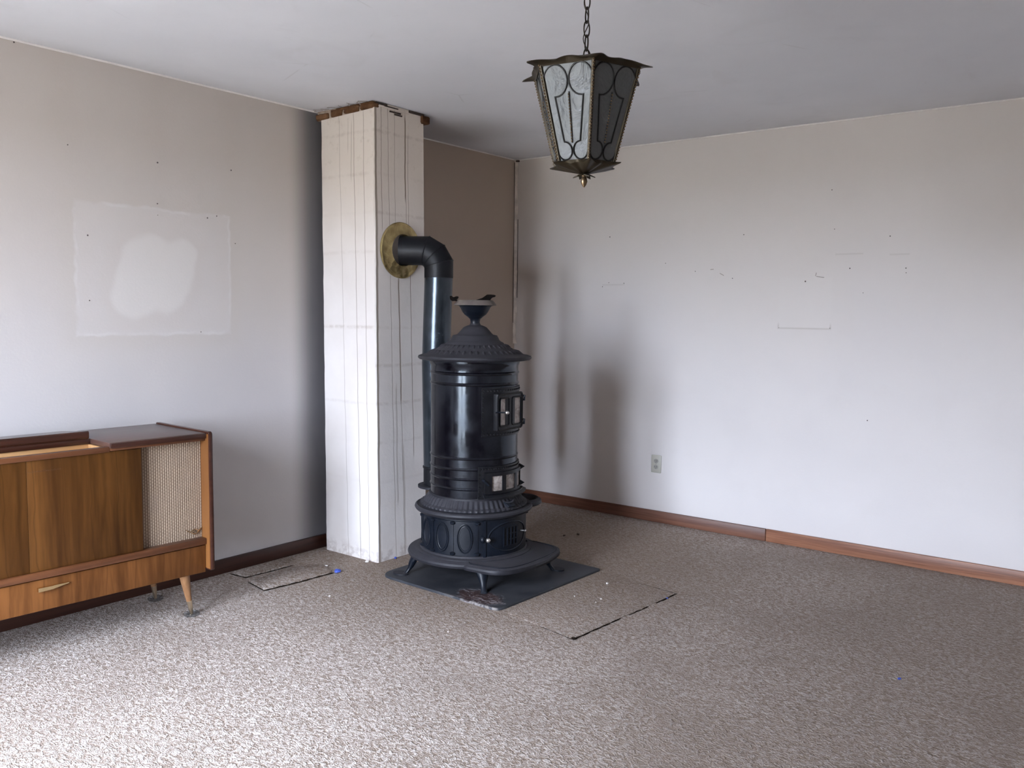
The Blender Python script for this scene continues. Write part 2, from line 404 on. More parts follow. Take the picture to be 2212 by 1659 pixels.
def chimney_mat():
    n = NT('chimney_plaster', rough=0.75, spec=0.25); p = n.coord(); X = n.xyz(p)
    x, y, z = X[0], X[1], X[2]
    sec = n.math('GREATER_THAN', n.math('ABSOLUTE', n.xyz(n.new('ShaderNodeNewGeometry').outputs['Normal'])[0]), 0.5)   # 1 on the +X face
    uv = n.vec(x, y, z)
    big = n.noise(uv, 3.0, 4, 0.6); fine = n.noise(uv, 24, 4, 0.6)
    c = n.mix(n.step(big, 0.3, 0.7), (0.66, 0.62, 0.59), (0.72, 0.685, 0.66))
    warm = n.step(z, 1.35, 2.1)                   # warmer tone high up on the shaft
    c = n.mix(n.mul(warm, 0.55), c, (0.62, 0.525, 0.42))
    c = n.mix(n.mul(n.mul(n.step(fine, 0.56, 0.75), n.step(z, 1.75, 2.3)), 0.30), c, (0.40, 0.33, 0.26))
    w1 = n.mul(n.sub(n.noise(n.vec(0.0, 0.0, z), 4.0, 3), 0.5), 0.022)
    dark = None
    def addm(mask, k):
        nonlocal dark
        mk = n.mul(mask, k); dark = mk if dark is None else n.mx(dark, mk)
    def line(coord, c0, slope, w, k, z0, z1, side):
        q = n.add(n.sub(n.sub(coord, c0), n.mul(n.sub(z, 1.26), slope)), w1)
        mk = n.step(n.math('ABSOLUTE', q), w, w*0.25)
        mk = n.mul(mk, n.mul(n.step(z, z0-0.03, z0+0.03), n.step(z, z1+0.03, z1-0.03)))
        mk = n.mul(mk, side if side is sec else n.sub(1.0, side[0]))
        addm(mk, k)
    # tar drips: front face
    for x0, sl, w, k in ((0.217, -0.026, 0.0032, 0.40), (0.324, -0.02, 0.0034, 0.62), (0.396, -0.017, 0.0034, 0.58)):
        line(x, x0, sl, w, k, 0.0, 2.40, (sec,))
    for x0, w, k, za, zb in ((0.285, 0.006, 0.30, 2.05, 2.35), (0.258, 0.005, 0.25, 2.2, 2.36)):
        line(x, x0, 0.0, w, k, za, zb, (sec,))
    # tar drips: side face, above and below the pipe collar
    for y0, sl, w, k, za, zb in ((-1.760, 0.0, 0.0034, 0.62, 1.78, 2.44), (-1.701, -0.01, 0.0032, 0.55, 1.78, 2.44), (-1.663, 0.0, 0.0030, 0.5, 1.82, 2.44),
                                 (-1.5835, 0.0, 0.0062, 0.95, 1.95, 2.40), (-1.580, 0.0, 0.0030, 0.6, 1.80, 2.0), (-1.562, 0.0, 0.0030, 0.55, 1.80, 2.3),
                                 (-1.698, -0.017, 0.0032, 0.55, 0.0, 1.56), (-1.636, -0.022, 0.0065, 0.85, 0.85, 1.54), (-1.636, -0.022, 0.0034, 0.6, 0.0, 0.9),
                                 (-1.546, -0.02, 0.0036, 0.75, 0.55, 1.6), (-1.665, -0.005, 0.008, 0.35, 0.30, 0.95), (-1.627, -0.02, 0.008, 0.35, 0.05, 0.62)):
        line(y, y0, sl, w, k, za, zb, sec)
    # soot track just behind the corner edge
    line(y, -1.8, 0.0, 0.011, 0.72, -0.1, 2.5, sec)
    # mortar joints of the flue blocks under the paint
    joints = None
    for zz, k0, k1 in ((2.293, 0.40, 0.50), (2.075, 0.30, 0.12), (1.872, 0.10, 0.40), (1.666, 0.22, 0.1), (1.266, 0.62, 0.22), (1.062, 0.0, 0.45), (0.858, 0.28, 0.40), (0.648, 0.05, 0.30), (0.435, 0.08, 0.15), (0.05, 0.25, 0.2)):
        q = n.add(n.sub(z, zz), n.mul(n.sub(n.noise(n.scale(uv, 1, 1, 0.1), 5.0, 2), 0.5), 0.014))
        mk = n.mul(n.step(n.math('ABSOLUTE', q), 0.015, 0.001), n.step(fine, 0.34, 0.60))
        k = n.add(k0, n.mul(sec, k1-k0)); mk2 = n.mul(mk, k)
        joints = mk2 if joints is None else n.mx(joints, mk2)
    c = n.mix(n.mul(joints, 0.58), c, (0.34, 0.275, 0.225))
    c = n.mix(dark, c, (0.16, 0.115, 0.075))
    # scuffed foot
    c = n.mix(n.mul(n.mul(n.step(z, 0.11, 0.0), n.step(fine, 0.42, 0.6)), 0.45), c, (0.30, 0.24, 0.21))
    n.color(c)
    n.bump(n.sub(n.add(n.mul(fine, 0.35), n.mul(n.noise(uv, 110, 2), 0.12)), n.add(n.mul(joints, 0.8), n.mul(dark, 0.3))), 0.35, 0.006)
    return n.m
m_chim = chimney_mat()
def brick_mat():
    n = NT('old_brick', rough=0.9, spec=0.15); p = n.coord('Object'); q = n.new('ShaderNodeNewGeometry').outputs['Position']
    a = n.noise(q, 20, 4, 0.7); b = n.noise(q, 6, 2)
    c = n.ramp(n.add(n.mul(a, 0.6), n.mul(b, 0.4)), [(0.3, (0.05, 0.022, 0.010)), (0.5, (0.125, 0.060, 0.028)), (0.72, (0.24, 0.13, 0.07))])
    n.color(c); n.bump(a, 0.5, 0.01); return n.m
m_brick = brick_mat()
m_mortar = plain('old_mortar', (0.36, 0.29, 0.23), 0.95, nz=0.3, sc=40, spec=0.1)

# ------------------------------------------------------------------ room shell
def slab(name, a, b, mat):
    return struct(MB().box(a, b).build(name, mat, smooth=False))
fl = MB()
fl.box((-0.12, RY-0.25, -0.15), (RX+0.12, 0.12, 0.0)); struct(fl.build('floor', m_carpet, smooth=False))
slab('ceiling', (-0.12, RY-0.25, H), (RX+0.12, 0.12, H+0.12), m_ceil)
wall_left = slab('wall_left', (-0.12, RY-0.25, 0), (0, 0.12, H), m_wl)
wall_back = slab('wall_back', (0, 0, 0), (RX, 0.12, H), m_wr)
slab('wall_right', (RX, RY-0.25, 0), (RX+0.12, 0.12, H), m_plain_wall)
wf = MB()
edges = [0.0]+[q for w in WINS for q in w[:2]]+[RX]
for i in range(0, len(edges), 2): wf.box((edges[i], RY-0.25, 0), (edges[i+1], RY, H))
for x0, x1, z0, z1 in WINS: wf.box((x0, RY-0.25, 0), (x1, RY, z0)); wf.box((x0, RY-0.25, z1), (x1, RY, H))
struct(wf.build('wall_front', m_plain_wall, smooth=False))
m_frame = plain('window_white_paint', (0.75, 0.74, 0.72), 0.4)
def glass_mat():
    n = NT('window_glass'); t = n.t
    tr = n.new('ShaderNodeBsdfTransparent'); gl = n.new('ShaderNodeBsdfGlossy'); gl.inputs['Roughness'].default_value = 0.0
    mx = n.new('ShaderNodeMixShader'); mx.inputs[0].default_value = 0.06
    t.links.new(tr.outputs[0], mx.inputs[1]); t.links.new(gl.outputs[0], mx.inputs[2])
    t.links.new(mx.outputs[0], n.n['Material Output'].inputs[0]); return n.m
m_glass = glass_mat()
for k, (x0, x1, z0, z1) in enumerate(WINS):
    yy = RY-0.13; w = 0.045
    fm = MB()
    fm.box((x0, yy-0.03, z0), (x0+w, yy+0.03, z1)); fm.box((x1-w, yy-0.03, z0), (x1, yy+0.03, z1))
    fm.box((x0+w, yy-0.03, z0), (x1-w, yy+0.03, z0+w)); fm.box((x0+w, yy-0.03, z1-w), (x1-w, yy+0.03, z1))
    fo = struct(fm.build('window_%d' % (k+1), m_frame, smooth=False))
    MB().box((x0+w, yy-0.003, z0+w), (x1-w, yy+0.003, z1-w)).build('pane', m_glass, fo, smooth=False)
# outdoors, below the sky: pale weathered paving
gm = NT('pale_paving', rough=0.95, spec=0.1); gp = gm.coord()
gm.color(gm.mix(gm.noise(gp, 3.0, 4), (0.25, 0.225, 0.18), (0.36, 0.33, 0.28)))
g = MB().box((-60, RY-90, -0.62), (60, RY-0.25, -0.30)).build('ground', gm.m, smooth=False); struct(g)

# baseboards (right one is pine in two lengths, left one is dark stained)
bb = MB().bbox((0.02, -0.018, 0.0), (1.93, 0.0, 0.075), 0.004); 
struct(bb.build('baseboard_back', wood('baseboard_pine_shaded', (0.10, 0.036, 0.020), (0.20, 0.085, 0.05), (0.10, 1, 3.0), 9, 0.45)))  # shadow on this length painted in as darker pine
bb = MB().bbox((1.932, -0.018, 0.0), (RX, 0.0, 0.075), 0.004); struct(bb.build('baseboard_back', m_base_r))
bb = MB().bbox((0.0, RY, 0.0), (0.018, -1.2, 0.075), 0.004); bl = struct(bb.build('baseboard_left', m_base_l))
MB().bbox((0.0, -1.2, 0.0), (0.018, -0.018, 0.075), 0.004).build('board_length', m_base_l, bl)
# caulk beads at the ceiling and the peeling strip in the corner
t1 = MB().tube([(0.002, RY, H-0.003)]+[(0.002+0.0015*sin(i*1.7), -6.0+i*0.25, H-0.003) for i in range(24)]+[(0.002, 0.0, H-0.003)], 0.0048, 6).build('trim_1', m_caulk); struct(t1)
t2 = MB().tube([(0.0, -0.002, H-0.003)]+[(0.2+i*0.25, -0.002-0.001*sin(i*2.1), H-0.003) for i in range(20)]+[(RX, -0.002, H-0.003)], 0.0048, 6).build('trim_2', m_caulk); struct(t2)
cs = []
for i in range(26):
    zz = H-0.01-i*0.052
    w_ = 0.016+0.005*sin(i*1.3)+0.003*sin(i*3.1); y_ = -0.002-0.002*sin(i*0.9)
    cs.append([(0.001, -0.020-0.002*sin(i*2.0), zz), (0.008, -0.008, zz), (w_, -0.001+y_, zz), (w_, 0.0, zz), (0.0, 0.0, zz)])
t3 = MB().stack(cs).build('trim_3', plain('corner_tape', (0.60, 0.52, 0.45), 0.8, nz=0.2, sc=12)); struct(t3)
ck = MB(); ck.box((0.002, -0.0245, 1.28), (0.0045, -0.021, H-0.02)); ck.box((0.020, -0.003, 1.46), (0.0235, -0.0005, 2.02)); ck.bbox((0.010, -0.022, H-0.018), (0.034, -0.004, H-0.006), 0.003)
ck.build('crack_edge', plain('tape_shadow_grime', (0.075, 0.052, 0.038), 0.9), t3)

# nails and old screw holes left in the walls
nail_me = MB().lathe([(0.0035, -0.006), (0.0035, 0.001), (0.0028, 0.0025), (0.0008, 0.003)], 10).build('nail', plain('rusty_nail', (0.11, 0.09, 0.08), 0.6, 0.4), mesh_only=True)
for x, z, s in ((0.791, 1.861, 1.3), (1.208, 1.677, 0.9), (1.415, 1.622, 1), (1.662, 1.575, 1.1), (1.725, 1.834, 1.1), (2.106, 1.551, 1.7), (2.352, 1.62, 1.3), (2.645, 1.615, 1.2), (2.647, 1.59, 0.9),
                (2.557, 1.789, 1.2), (2.259, 1.841, 0.9), (2.236, 2.06, 1.1), (2.482, 0.777, 1.2), (0.741, 1.533, 1), (0.79, 1.559, 0.9), (0.906, 1.554, 1.1), (2.429, 1.484, 0.8), (2.256, 1.285, 0.9), (1.96, 1.282, 0.7)):
    inst('nail', nail_me, wall_back, (x, 0, z), (PI/2, 0, 0), (s*.8, s*.8, 1))
for y, z, s in ((-3.374, 2.428, 1.4), (-2.757, 2.033, 1.6), (-2.36, 2.051, 1.5), (-2.762, 1.843, 1.2), (-2.762, 1.79, 0.7), (-2.499, 1.801, 1.4), (-2.447, 1.815, 1.2), (-3.095, 1.671, 1.4), (-3.095, 1.385, 1.1), (-2.342, 1.687, 1.0), (-2.546, 1.24, 1.0), (-3.17, 2.05, 1.0)):
    inst('nail', nail_me, wall_left, (0, y, z), (0, PI/2, 0), (s*.7, s*.7, 1))
sm = plain('scrape_grey', (0.33, 0.29, 0.26), 0.9)
for x, z, l, a in ((1.527, 1.632, 0.022, 0.1), (1.592, 1.60, 0.03, -0.5), (2.19, 1.575, 0.045, -0.15), (2.165, 1.59, 0.02, 1.4)):
    inst('scrape', MB().bbox((-l/2, -0.0015, -0.002), (l/2, 0.001, 0.002), 0.0008, 1).build('scrape', sm, mesh_only=True), wall_back, (x, 0, z), (0, -a, 0))

# ------------------------------------------------------------------ duplex outlet on the right wall
ot = thing('wall_outlet', 'ivory duplex electrical outlet low on the white wall right of the stove', 'outlet', (1.179, 0, 0.381))
m_ivory = plain('ivory_plastic', (0.50, 0.49, 0.43), 0.4); m_ivory2 = plain('ivory_receptacle', (0.36, 0.35, 0.32), 0.45); m_slot = plain('outlet_slot', (0.03, 0.03, 0.03), 0.6)
MB().bbox((-0.036, -0.006, -0.058), (0.036, 0.0, 0.058), 0.004).build('cover_plate', m_ivory, ot)
for s in (-1, 1):
    ro = MB()
    pts = [(0.0165*cos(a), 0.0145*sin(a)) for a in [2*PI*i/24 for i in range(24)]]
    ro.stack([[(x, -0.0055, z+s*0.0195) for x, z in pts], [(x, -0.0085, z+s*0.0195) for x, z in pts]])
    o = ro.build('receptacle', m_ivory2, ot)
    q = MB()
    for dx in (-0.006, 0.006): q.box((dx-0.0011, -0.0092, s*0.0195-0.002), (dx+0.0011, -0.008, s*0.0195+0.006))
    q.lathe([(0.0022, 0), (0.0022, 0.001)], 10) if False else q.box((-0.002, -0.0092, s*0.0195-0.008), (0.002, -0.008, s*0.0195-0.0045))
    q.build('slots', m_slot, o, smooth=False)
MB().ball((0, -0.006, 0), 0.0035, 1, (1, 0.5, 1)).build('screw', m_steel, ot)

# ------------------------------------------------------------------ chimney
ch = thing('chimney', 'whitewashed square chimney shaft with brown tar drips, standing by the left wall', 'chimney', (0.27, -1.62, 0))
OFF = (0.27, -1.62, 0)
sh = MB()
NZ = 60; rings = []
for i in range(NZ+1):
    z = 2.398*i/NZ; t = i/NZ
    x0 = 0.068-0.024*t; x1 = 0.484-0.030*t; y0 = -1.815; y1 = -1.435
    n1 = lambda k: (mnoise.noise((k*3.1, z*7.0, 0.3))*0.0035 + mnoise.noise((k*5.7, z*28.0, 1.3))*0.0018)
    bev = 0.006
    rings.append([(x0+n1(1), y0, z), (x1-bev+n1(2), y0+n1(6)*0.5, z), (x1+n1(3)*0.6, y0+bev, z), (x1, y1-bev, z), (x1-bev+n1(4), y1, z), (x0, y1, z)])
top = rings[-1]
rings[-1] = [(p[0], p[1], z_) for p, z_ in zip(top, (2.388, 2.402, 2.420, 2.428, 2.42, 2.40))]
sh.stack(rings)
shaft = sh.build('shaft', m_chim, ch, off=OFF, ang=30)
shaft.location = OFF; shaft.parent = None            # keep object coordinates equal to world coordinates for the stain lines
for q in shaft.data.vertices: q.co += Vector(OFF)
shaft.location = (-OFF[0], -OFF[1], -OFF[2]); shaft.parent = ch
# mortar core and broken bricks between the plaster and the ceiling
co = MB().box((0.004, -1.806, 2.388), (0.452, -1.44, 2.4395)); co.build('mortar_core', m_mortar, ch, off=OFF, smooth=False)
def brick(a, b, jit=0.004, sd=1):
    t = MB(); t.bbox(a, b, 0.006, 1); rnd = random.Random(sd)
    for q in t.bm.verts: q.co += Vector((rnd.uniform(-jit, jit), rnd.uniform(-jit, jit), rnd.uniform(-jit, jit)*0.7))
    return t
xs = ((0.003, 0.100, 2.390, 2.422), (0.122, 0.208, 2.396, 2.430), (0.226, 0.338, 2.400, 2.424), (0.356, 0.460, 2.404, 2.431))
for i, (xa, xb, za, zb) in enumerate(xs): brick((xa, -1.821, za), (xb, -1.78, zb), 0.004, i).build('brick', m_brick, ch, off=OFF)
for i, (xa, xb, za, zb) in enumerate(((0.165, 0.268, 2.424, 2.436), (0.27, 0.345, 2.421, 2.437), (0.36, 0.456, 2.428, 2.438))): brick((xa, -1.822, za), (xb, -1.79, zb), 0.002, 20+i).build('brick', m_brick, ch, off=OFF)
brick((0.40, -1.462, 2.385), (0.468, -1.400, 2.428), 0.003, 9).build('brick', m_brick, ch, off=OFF)
pl = MB()
pl.bbox((0.445, -1.80, 2.417), (0.458, -1.55, 2.4385), 0.004); pl.build('plaster_lip', m_chim, ch, off=OFF)
dk = MB()
for y0, y1, z0, z1 in ((-1.80, -1.72, 2.426, 2.437), (-1.70, -1.62, 2.402, 2.409), (-1.665, -1.61, 2.392, 2.398), (-1.56, -1.44, 2.424, 2.436), (-1.74, -1.64, 2.423, 2.429)):
    dk.box((0.453, y0, z0), (0.4605, y1, z1))
dk.build('broken_edge', plain('broken_plaster_dark', (0.045, 0.030, 0.022), 0.95, nz=0.4), ch, off=OFF)
m_torn = plain('torn_paper', (0.28, 0.24, 0.21), 0.9)
for i in range(9):                                   # torn ceiling paper shreds around the brick
    x = 0.02+0.05*i; fr = MB(); fr.tube([(x, -1.825, 2.437), (x+random.uniform(-.02, .02), -1.835-random.uniform(0, .012), 2.4345), (x+random.uniform(-.05, .05), -1.845-random.uniform(0, .02), 2.4385)], 0.0012, 4)
    fr.build('torn_paper', m_torn, ch, off=OFF)

# ------------------------------------------------------------------ hearth plate and stove
HT = 0.012
def rounded_poly(pts, rad, n=6):
    out = []; N = len(pts)
    for i in range(N):
        p = Vector(pts[i]); a = Vector(pts[i-1])-p; b = Vector(pts[(i+1) % N])-p; rr = rad[i]
        if rr <= 0: out.append(tuple(p)); continue
        p0 = p+a.normalized()*rr; p1 = p+b.normalized()*rr
        for k in range(n+1):
            t = k/n; q = p0*(1-t)**2+p*2*t*(1-t)+p1*t*t; out.append(tuple(q))
    return out
def hearth_mat():
    n = NT('hearth_sheet_iron', rough=0.55, spec=0.4); p = n.coord(); X = n.xyz(p)
    a = n.noise(p, 5, 4, 0.6); b = n.noise(p, 26, 5, 0.7, 0.6)
    c = n.mix(n.step(a, 0.35, 0.7), (0.026, 0.029, 0.036), (0.048, 0.050, 0.057))
    # rust bloom with flaking scale under the front leg
    ex = n.math('DIVIDE', n.add(n.sub(X[0], 0.205), n.mul(n.sub(X[1], -0.30), 0.35)), 0.135); ey = n.math('DIVIDE', n.sub(X[1], -0.30), 0.082)
    d = n.add(n.math('SQRT', n.add(n.math('POWER', ex, 2.0), n.math('POWER', ey, 2.0))), n.mul(n.sub(b, 0.5), 1.1))
    m = n.step(d, 1.02, 0.86)
    c = n.mix(n.mul(m, 0.85), c, n.mix(n.step(b, 0.4, 0.7), (0.032, 0.015, 0.014), (0.10, 0.052, 0.046)))
    sp = n.mul(n.step(n.noise(n.scale(p, 1.0, 2.6, 1), 22, 5, 0.7, 1.2), 0.53, 0.60), n.step(d, 1.25, 0.8))
    c = n.mix(n.mul(sp, 0.85), c, (0.33, 0.31, 0.32))
    ring = n.mul(n.step(n.math('ABSOLUTE', n.sub(d, 1.05)), 0.07, 0.0), n.step(b, 0.5, 0.62))
    c = n.mix(n.mul(ring, 0.7), c, (0.26, 0.25, 0.27))
    # paint worn off the long front edge
    e = n.mul(n.step(n.math('ABSOLUTE', n.add(n.add(X[1], 0.3655), n.mul(X[0], 0.0376))), 0.015, 0.003), n.step(b, 0.40, 0.55))
    c = n.mix(n.mul(n.mul(e, n.step(X[0], -0.05, 0.30)), 0.7), c, (0.30, 0.27, 0.25))
    n.color(c); n.rough(n.add(0.45, n.mul(a, 0.2))); n.bump(n.add(b, n.mul(sp, 1.0)), 0.2, 0.004)
    return n.m
hp = [(0.655, -1.972), (1.459, -2.003), (1.485, -1.165), (0.66, -1.13)]
hr = rounded_poly(hp, [0.09, 0.05, 0.012, 0.02])
HO = (1.08, -1.62, 0)
hb = MB().stack([[(x, y, 0.0005) for x, y in hr], [(x, y, HT-0.003) for x, y in hr], [((x-HO[0])*0.995+HO[0], (y-HO[1])*0.995+HO[1], HT) for x, y in hr]])
he = hb.build('hearth_plate', hearth_mat(), off=HO); he.location = HO
tag(he, 'dark blue-grey square iron hearth sheet with rust spot, under the stove', 'hearth plate')

ROT = math.radians(2.0)
st = thing('parlor_stove', 'tall black cylindrical cast iron parlor stove with urn top and mica windows', 'stove', (0.998, -1.629, HT), ROT)
Zs = lambda z: z-HT
def loc(dx, dy):                                     # world offset from the axis to stove-local
    return (dx*cos(ROT)+dy*sin(ROT), -dx*sin(ROT)+dy*cos(ROT))
# base plate: round lobe plus front apron
ang_n = []; outer = []
apron = rounded_poly([(0.14, -0.30), (0.375, -0.285), (0.425, -0.12), (0.44, 0.0), (0.425, 0.12), (0.375, 0.285), (0.14, 0.30)], [0.06, 0.10, 0.06, 0.06, 0.06, 0.10, 0.06], 5)
def circ(rad, n=72, c=(0, 0)): return [(c[0]+rad*cos(2*PI*i/n), c[1]+rad*sin(2*PI*i/n)) for i in range(n)]
def inset(poly, d):
    cx = sum(p[0] for p in poly)/len(poly); cy = sum(p[1] for p in poly)/len(poly); out = []
    for x, y in poly:
        L = math.hypot(x-cx, y-cy); out.append((cx+(x-cx)*(L-d)/L, cy+(y-cy)*(L-d)/L))
    return out
def edged_plate(mb, poly, z0, z1, d=0.012):
    return mb.stack([[(x, y, z0) for x, y in inset(poly, d)], [(x, y, z0+0.004) for x, y in inset(poly, 0.003)], [(x, y, (z0+z1)/2) for x, y in poly], [(x, y, z1-0.006) for x, y in inset(poly, 0.004)],
                     [(x, y, z1-0.004) for x, y in inset(poly, d)], [(x, y, z1) for x, y in inset(poly, d+0.006)]])
bp_ = MB(); edged_plate(bp_, circ(0.338), Zs(0.118), Zs(0.148)); edged_plate(bp_, apron, Zs(0.116), Zs(0.1465), 0.016)
bp_.lathe([(0.298, Zs(0.146)), (0.298, Zs(0.151)), (0.288, Zs(0.155)), (0.276, Zs(0.156)), (0.272, Zs(0.164)), (0.262, Zs(0.166))], 72)
bpo = bp_.build('base_plate', m_iron_dusty, st)
MB().tube([(x, y, Zs(0.1468)) for x, y in inset(apron, 0.034) if x > 0.16], 0.0026, 6).build('apron_bead', m_iron, bpo)
# legs: curved cast legs flaring out to a flat toe
def leg_mb(ax, ay):
    m = MB(); d = Vector((ax, ay, 0)).normalized(); p = Vector((-d.y, d.x, 0)); base = Vector((ax, ay, 0))
    prof = [(-0.045, Zs(0.125), 0.040, 0.030), (-0.030, Zs(0.105), 0.036, 0.027), (-0.012, Zs(0.075), 0.024, 0.021), (0.0, Zs(0.045), 0.016, 0.015), (0.012, 0.018, 0.014, 0.012), (0.022, 0.006, 0.016, 0.014), (0.030, 0.0, 0.018, 0.016)]
    rings = []
    for o, z, w, t in prof:
        c = base+d*o
        rings.append([tuple(c+p*(w*cos(q))+d*(t*sin(q))+Vector((0, 0, z))) for q in [2*PI*k/12 for k in range(12)]])
    m.stack(rings); return m
for dx, dy in ((0.245, -0.215), (0.285, 0.27), (-0.225, -0.232), (-0.225, 0.232)):
    x, y = loc(dx, dy); leg_mb(x, y).build('leg', m_iron, st)
    if dx < 0 and dy < 0 or dy > 0.25:
        d = Vector((x, y)).normalized()
toe = MB(); d = Vector(loc(-0.225, -0.232)).normalized(); c0 = Vector(loc(-0.225, -0.232))+d*0.05
toe.prism([(c0.x+0.045*cos(q)*1.0, c0.y+0.032*sin(q)) for q in [2*PI*k/16 for k in range(16)]], 0.0, 0.006); toe.build('foot_pad', m_iron_dusty, st)
toe = MB(); d = Vector(loc(0.285, 0.27)).normalized(); c0 = Vector(loc(0.285, 0.27))+d*0.05
toe.prism([(c0.x+0.040*cos(q), c0.y+0.032*sin(q)) for q in [2*PI*k/16 for k in range(16)]], 0.0, 0.006); toe.build('foot_pad', m_iron, st)
# ash drum with raised oval panels
drum = MB().lathe([(0.262, Zs(0.150)), (0.270, Zs(0.153)), (0.270, Zs(0.163)), (0.266, Zs(0.167)), (0.266, Zs(0.336)), (0.270, Zs(0.340)), (0.270, Zs(0.356)), (0.25, Zs(0.358))], 96)
drum.build('ash_drum', m_iron, st)
def on_cyl(rad, a, s_, z): return (rad*cos(a+s_/rad), rad*sin(a+s_/rad), z)
A_ = lambda world_deg: math.radians(world_deg)-ROT
zc = Zs(0.252)
for wd_ in (-59.2, -85.4, -111.6, -137.8, 52, 78, 104, 130, 156, -164):
    rg = MB(); a = A_(wd_)
    rg.tube([on_cyl(0.267, a, 0.037*cos(q), zc+0.070*sin(q)) for q in [2*PI*k/32 for k in range(32)]], 0.0042, 6, closed=True)
    rg.tube([on_cyl(0.266, a, 0.029*cos(q), zc+0.060*sin(q)) for q in [2*PI*k/32 for k in range(32)]], 0.002, 5, closed=True)
    rg.build('oval_moulding', m_iron, st)
for wd_ in (-46, -72.3, -98.5, -124.7, 39, 65, 91, 117):
    rb = MB(); a = A_(wd_)
    rb.arcplate(0.264, 0.269, a-0.016, a+0.016, Zs(0.166), Zs(0.338), 3)
    for zz in (Zs(0.176), Zs(0.328)): rb.ball(on_cyl(0.267, a, 0.0, zz), 0.016, 1, (1, 1, 0.7))
    rb.build('pilaster_rib', m_iron, st)
# ash door with oval ring, draft grille, knobs
ad = MB(); a0, a1 = A_(-40), A_(30)
ad.arcplate(0.262, 0.272, a0, a1, Zs(0.162), Zs(0.342), 24); ad.arcplate(0.270, 0.277, a0, a0+0.05, Zs(0.162), Zs(0.342), 3)
door = ad.build('ash_door', m_iron, st)
ac = A_(-8)
rg = MB().tube([on_cyl(0.2735, ac, 0.128*cos(q), zc+0.001+0.072*sin(q)) for q in [2*PI*k/56 for k in range(56)]], 0.0040, 6, closed=True); rg.build('oval_moulding', m_iron, door)
gr = MB()
for k in range(5): gr.box((0, 0, 0), (0, 0, 0)) if False else gr.arcplate(0.270, 0.277, ac-0.155+0.082*k-0.011, ac-0.155+0.082*k+0.011, zc-0.044, zc+0.046, 2)
gr.arcplate(0.270, 0.2765, ac-0.17, ac+0.19, zc+0.044, zc+0.050, 10); gr.arcplate(0.270, 0.2765, ac-0.17, ac+0.19, zc-0.049, zc-0.043, 10)
gr.arcplate(0.270, 0.2765, ac-0.02, ac+0.19, zc+0.010, zc+0.016, 8); gr.arcplate(0.270, 0.2765, ac-0.02, ac+0.19, zc-0.018, zc-0.012, 8)
gr.build('draft_grille', m_iron, door)
vb = MB(); vb.arcplate(0.2718, 0.2726, ac-0.165, ac+0.185, zc-0.043, zc+0.044, 8); vb.build('draft_opening', plain('soot_black', (0.004, 0.004, 0.005), 0.9), door)
kb = MB(); kb.ball((0.292*cos(A_(-35.7)), 0.292*sin(A_(-35.7)), zc-0.002), 0.0125, 2); kb.tube([(0.268*cos(A_(-35.7)), 0.268*sin(A_(-35.7)), zc-0.002), (0.288*cos(A_(-35.7)), 0.288*sin(A_(-35.7)), zc-0.002)], 0.005, 8)
kb.build('knob', m_steel, door)['label'] = 'bright worn steel ball knob'
lt = MB(); lt.ball((0.276*cos(A_(-40.5)), 0.276*sin(A_(-40.5)), zc-0.002), 0.014, 2, (1, 1, 1.2)); lt.build('latch', m_iron, door)
kb = MB(); a = A_(9); kb.tube([(0.272*cos(a), 0.272*sin(a), zc+0.012), (0.300*cos(a), 0.300*sin(a), zc+0.015)], 0.0035, 8); kb.ball((0.302*cos(a), 0.302*sin(a), zc+0.015), 0.007, 1, (1, 1.6, 0.8)); kb.build('draft_handle', m_steel, door)
# foot rail flange with rear ear for the flue and a lobe at the right
fl_ = MB()
def flange(mb, rad, c=(0, 0), n=72):
    mb.lathe([(rad-0.03, Zs(0.352)), (rad-0.012, Zs(0.350)), (rad-0.004, Zs(0.356)), (rad, Zs(0.364)), (rad-0.003, Zs(0.372)), (rad-0.012, Zs(0.377)), (rad-0.020, Zs(0.374)), (rad-0.03, Zs(0.376)), (max(rad-0.09, 0.01), Zs(0.378))], n, c)
flange(fl_, 0.303)
lx, ly = loc(0.128, 0.222)
nn = 40
def ringc(rad, z, c): return [(c[0]+rad*cos(2*PI*i/nn), c[1]+rad*sin(2*PI*i/nn), z) for i in range(nn)]
L0 = (lx, ly)
fl_.stack([ringc(0.070, Zs(0.352), L0), ringc(0.105, Zs(0.351), L0), ringc(0.117, Zs(0.360), L0), ringc(0.113, Zs(0.376), L0), ringc(0.098, Zs(0.386), L0), ringc(0.088, Zs(0.382), L0), ringc(0.070, Zs(0.352), L0)], False, False)
ex, ey = loc(-0.36, 0.12)
ear = [(ex+0.110*cos(q), ey+0.110*sin(q)) for q in [PI*0.35+PI*1.3*k/30 for k in range(31)]]+[(-0.10, -0.12), (-0.02, 0.18)]
fl_.prism(ear, Zs(0.392), Zs(0.404))
fl_.build('foot_rail', m_iron_dusty, st)
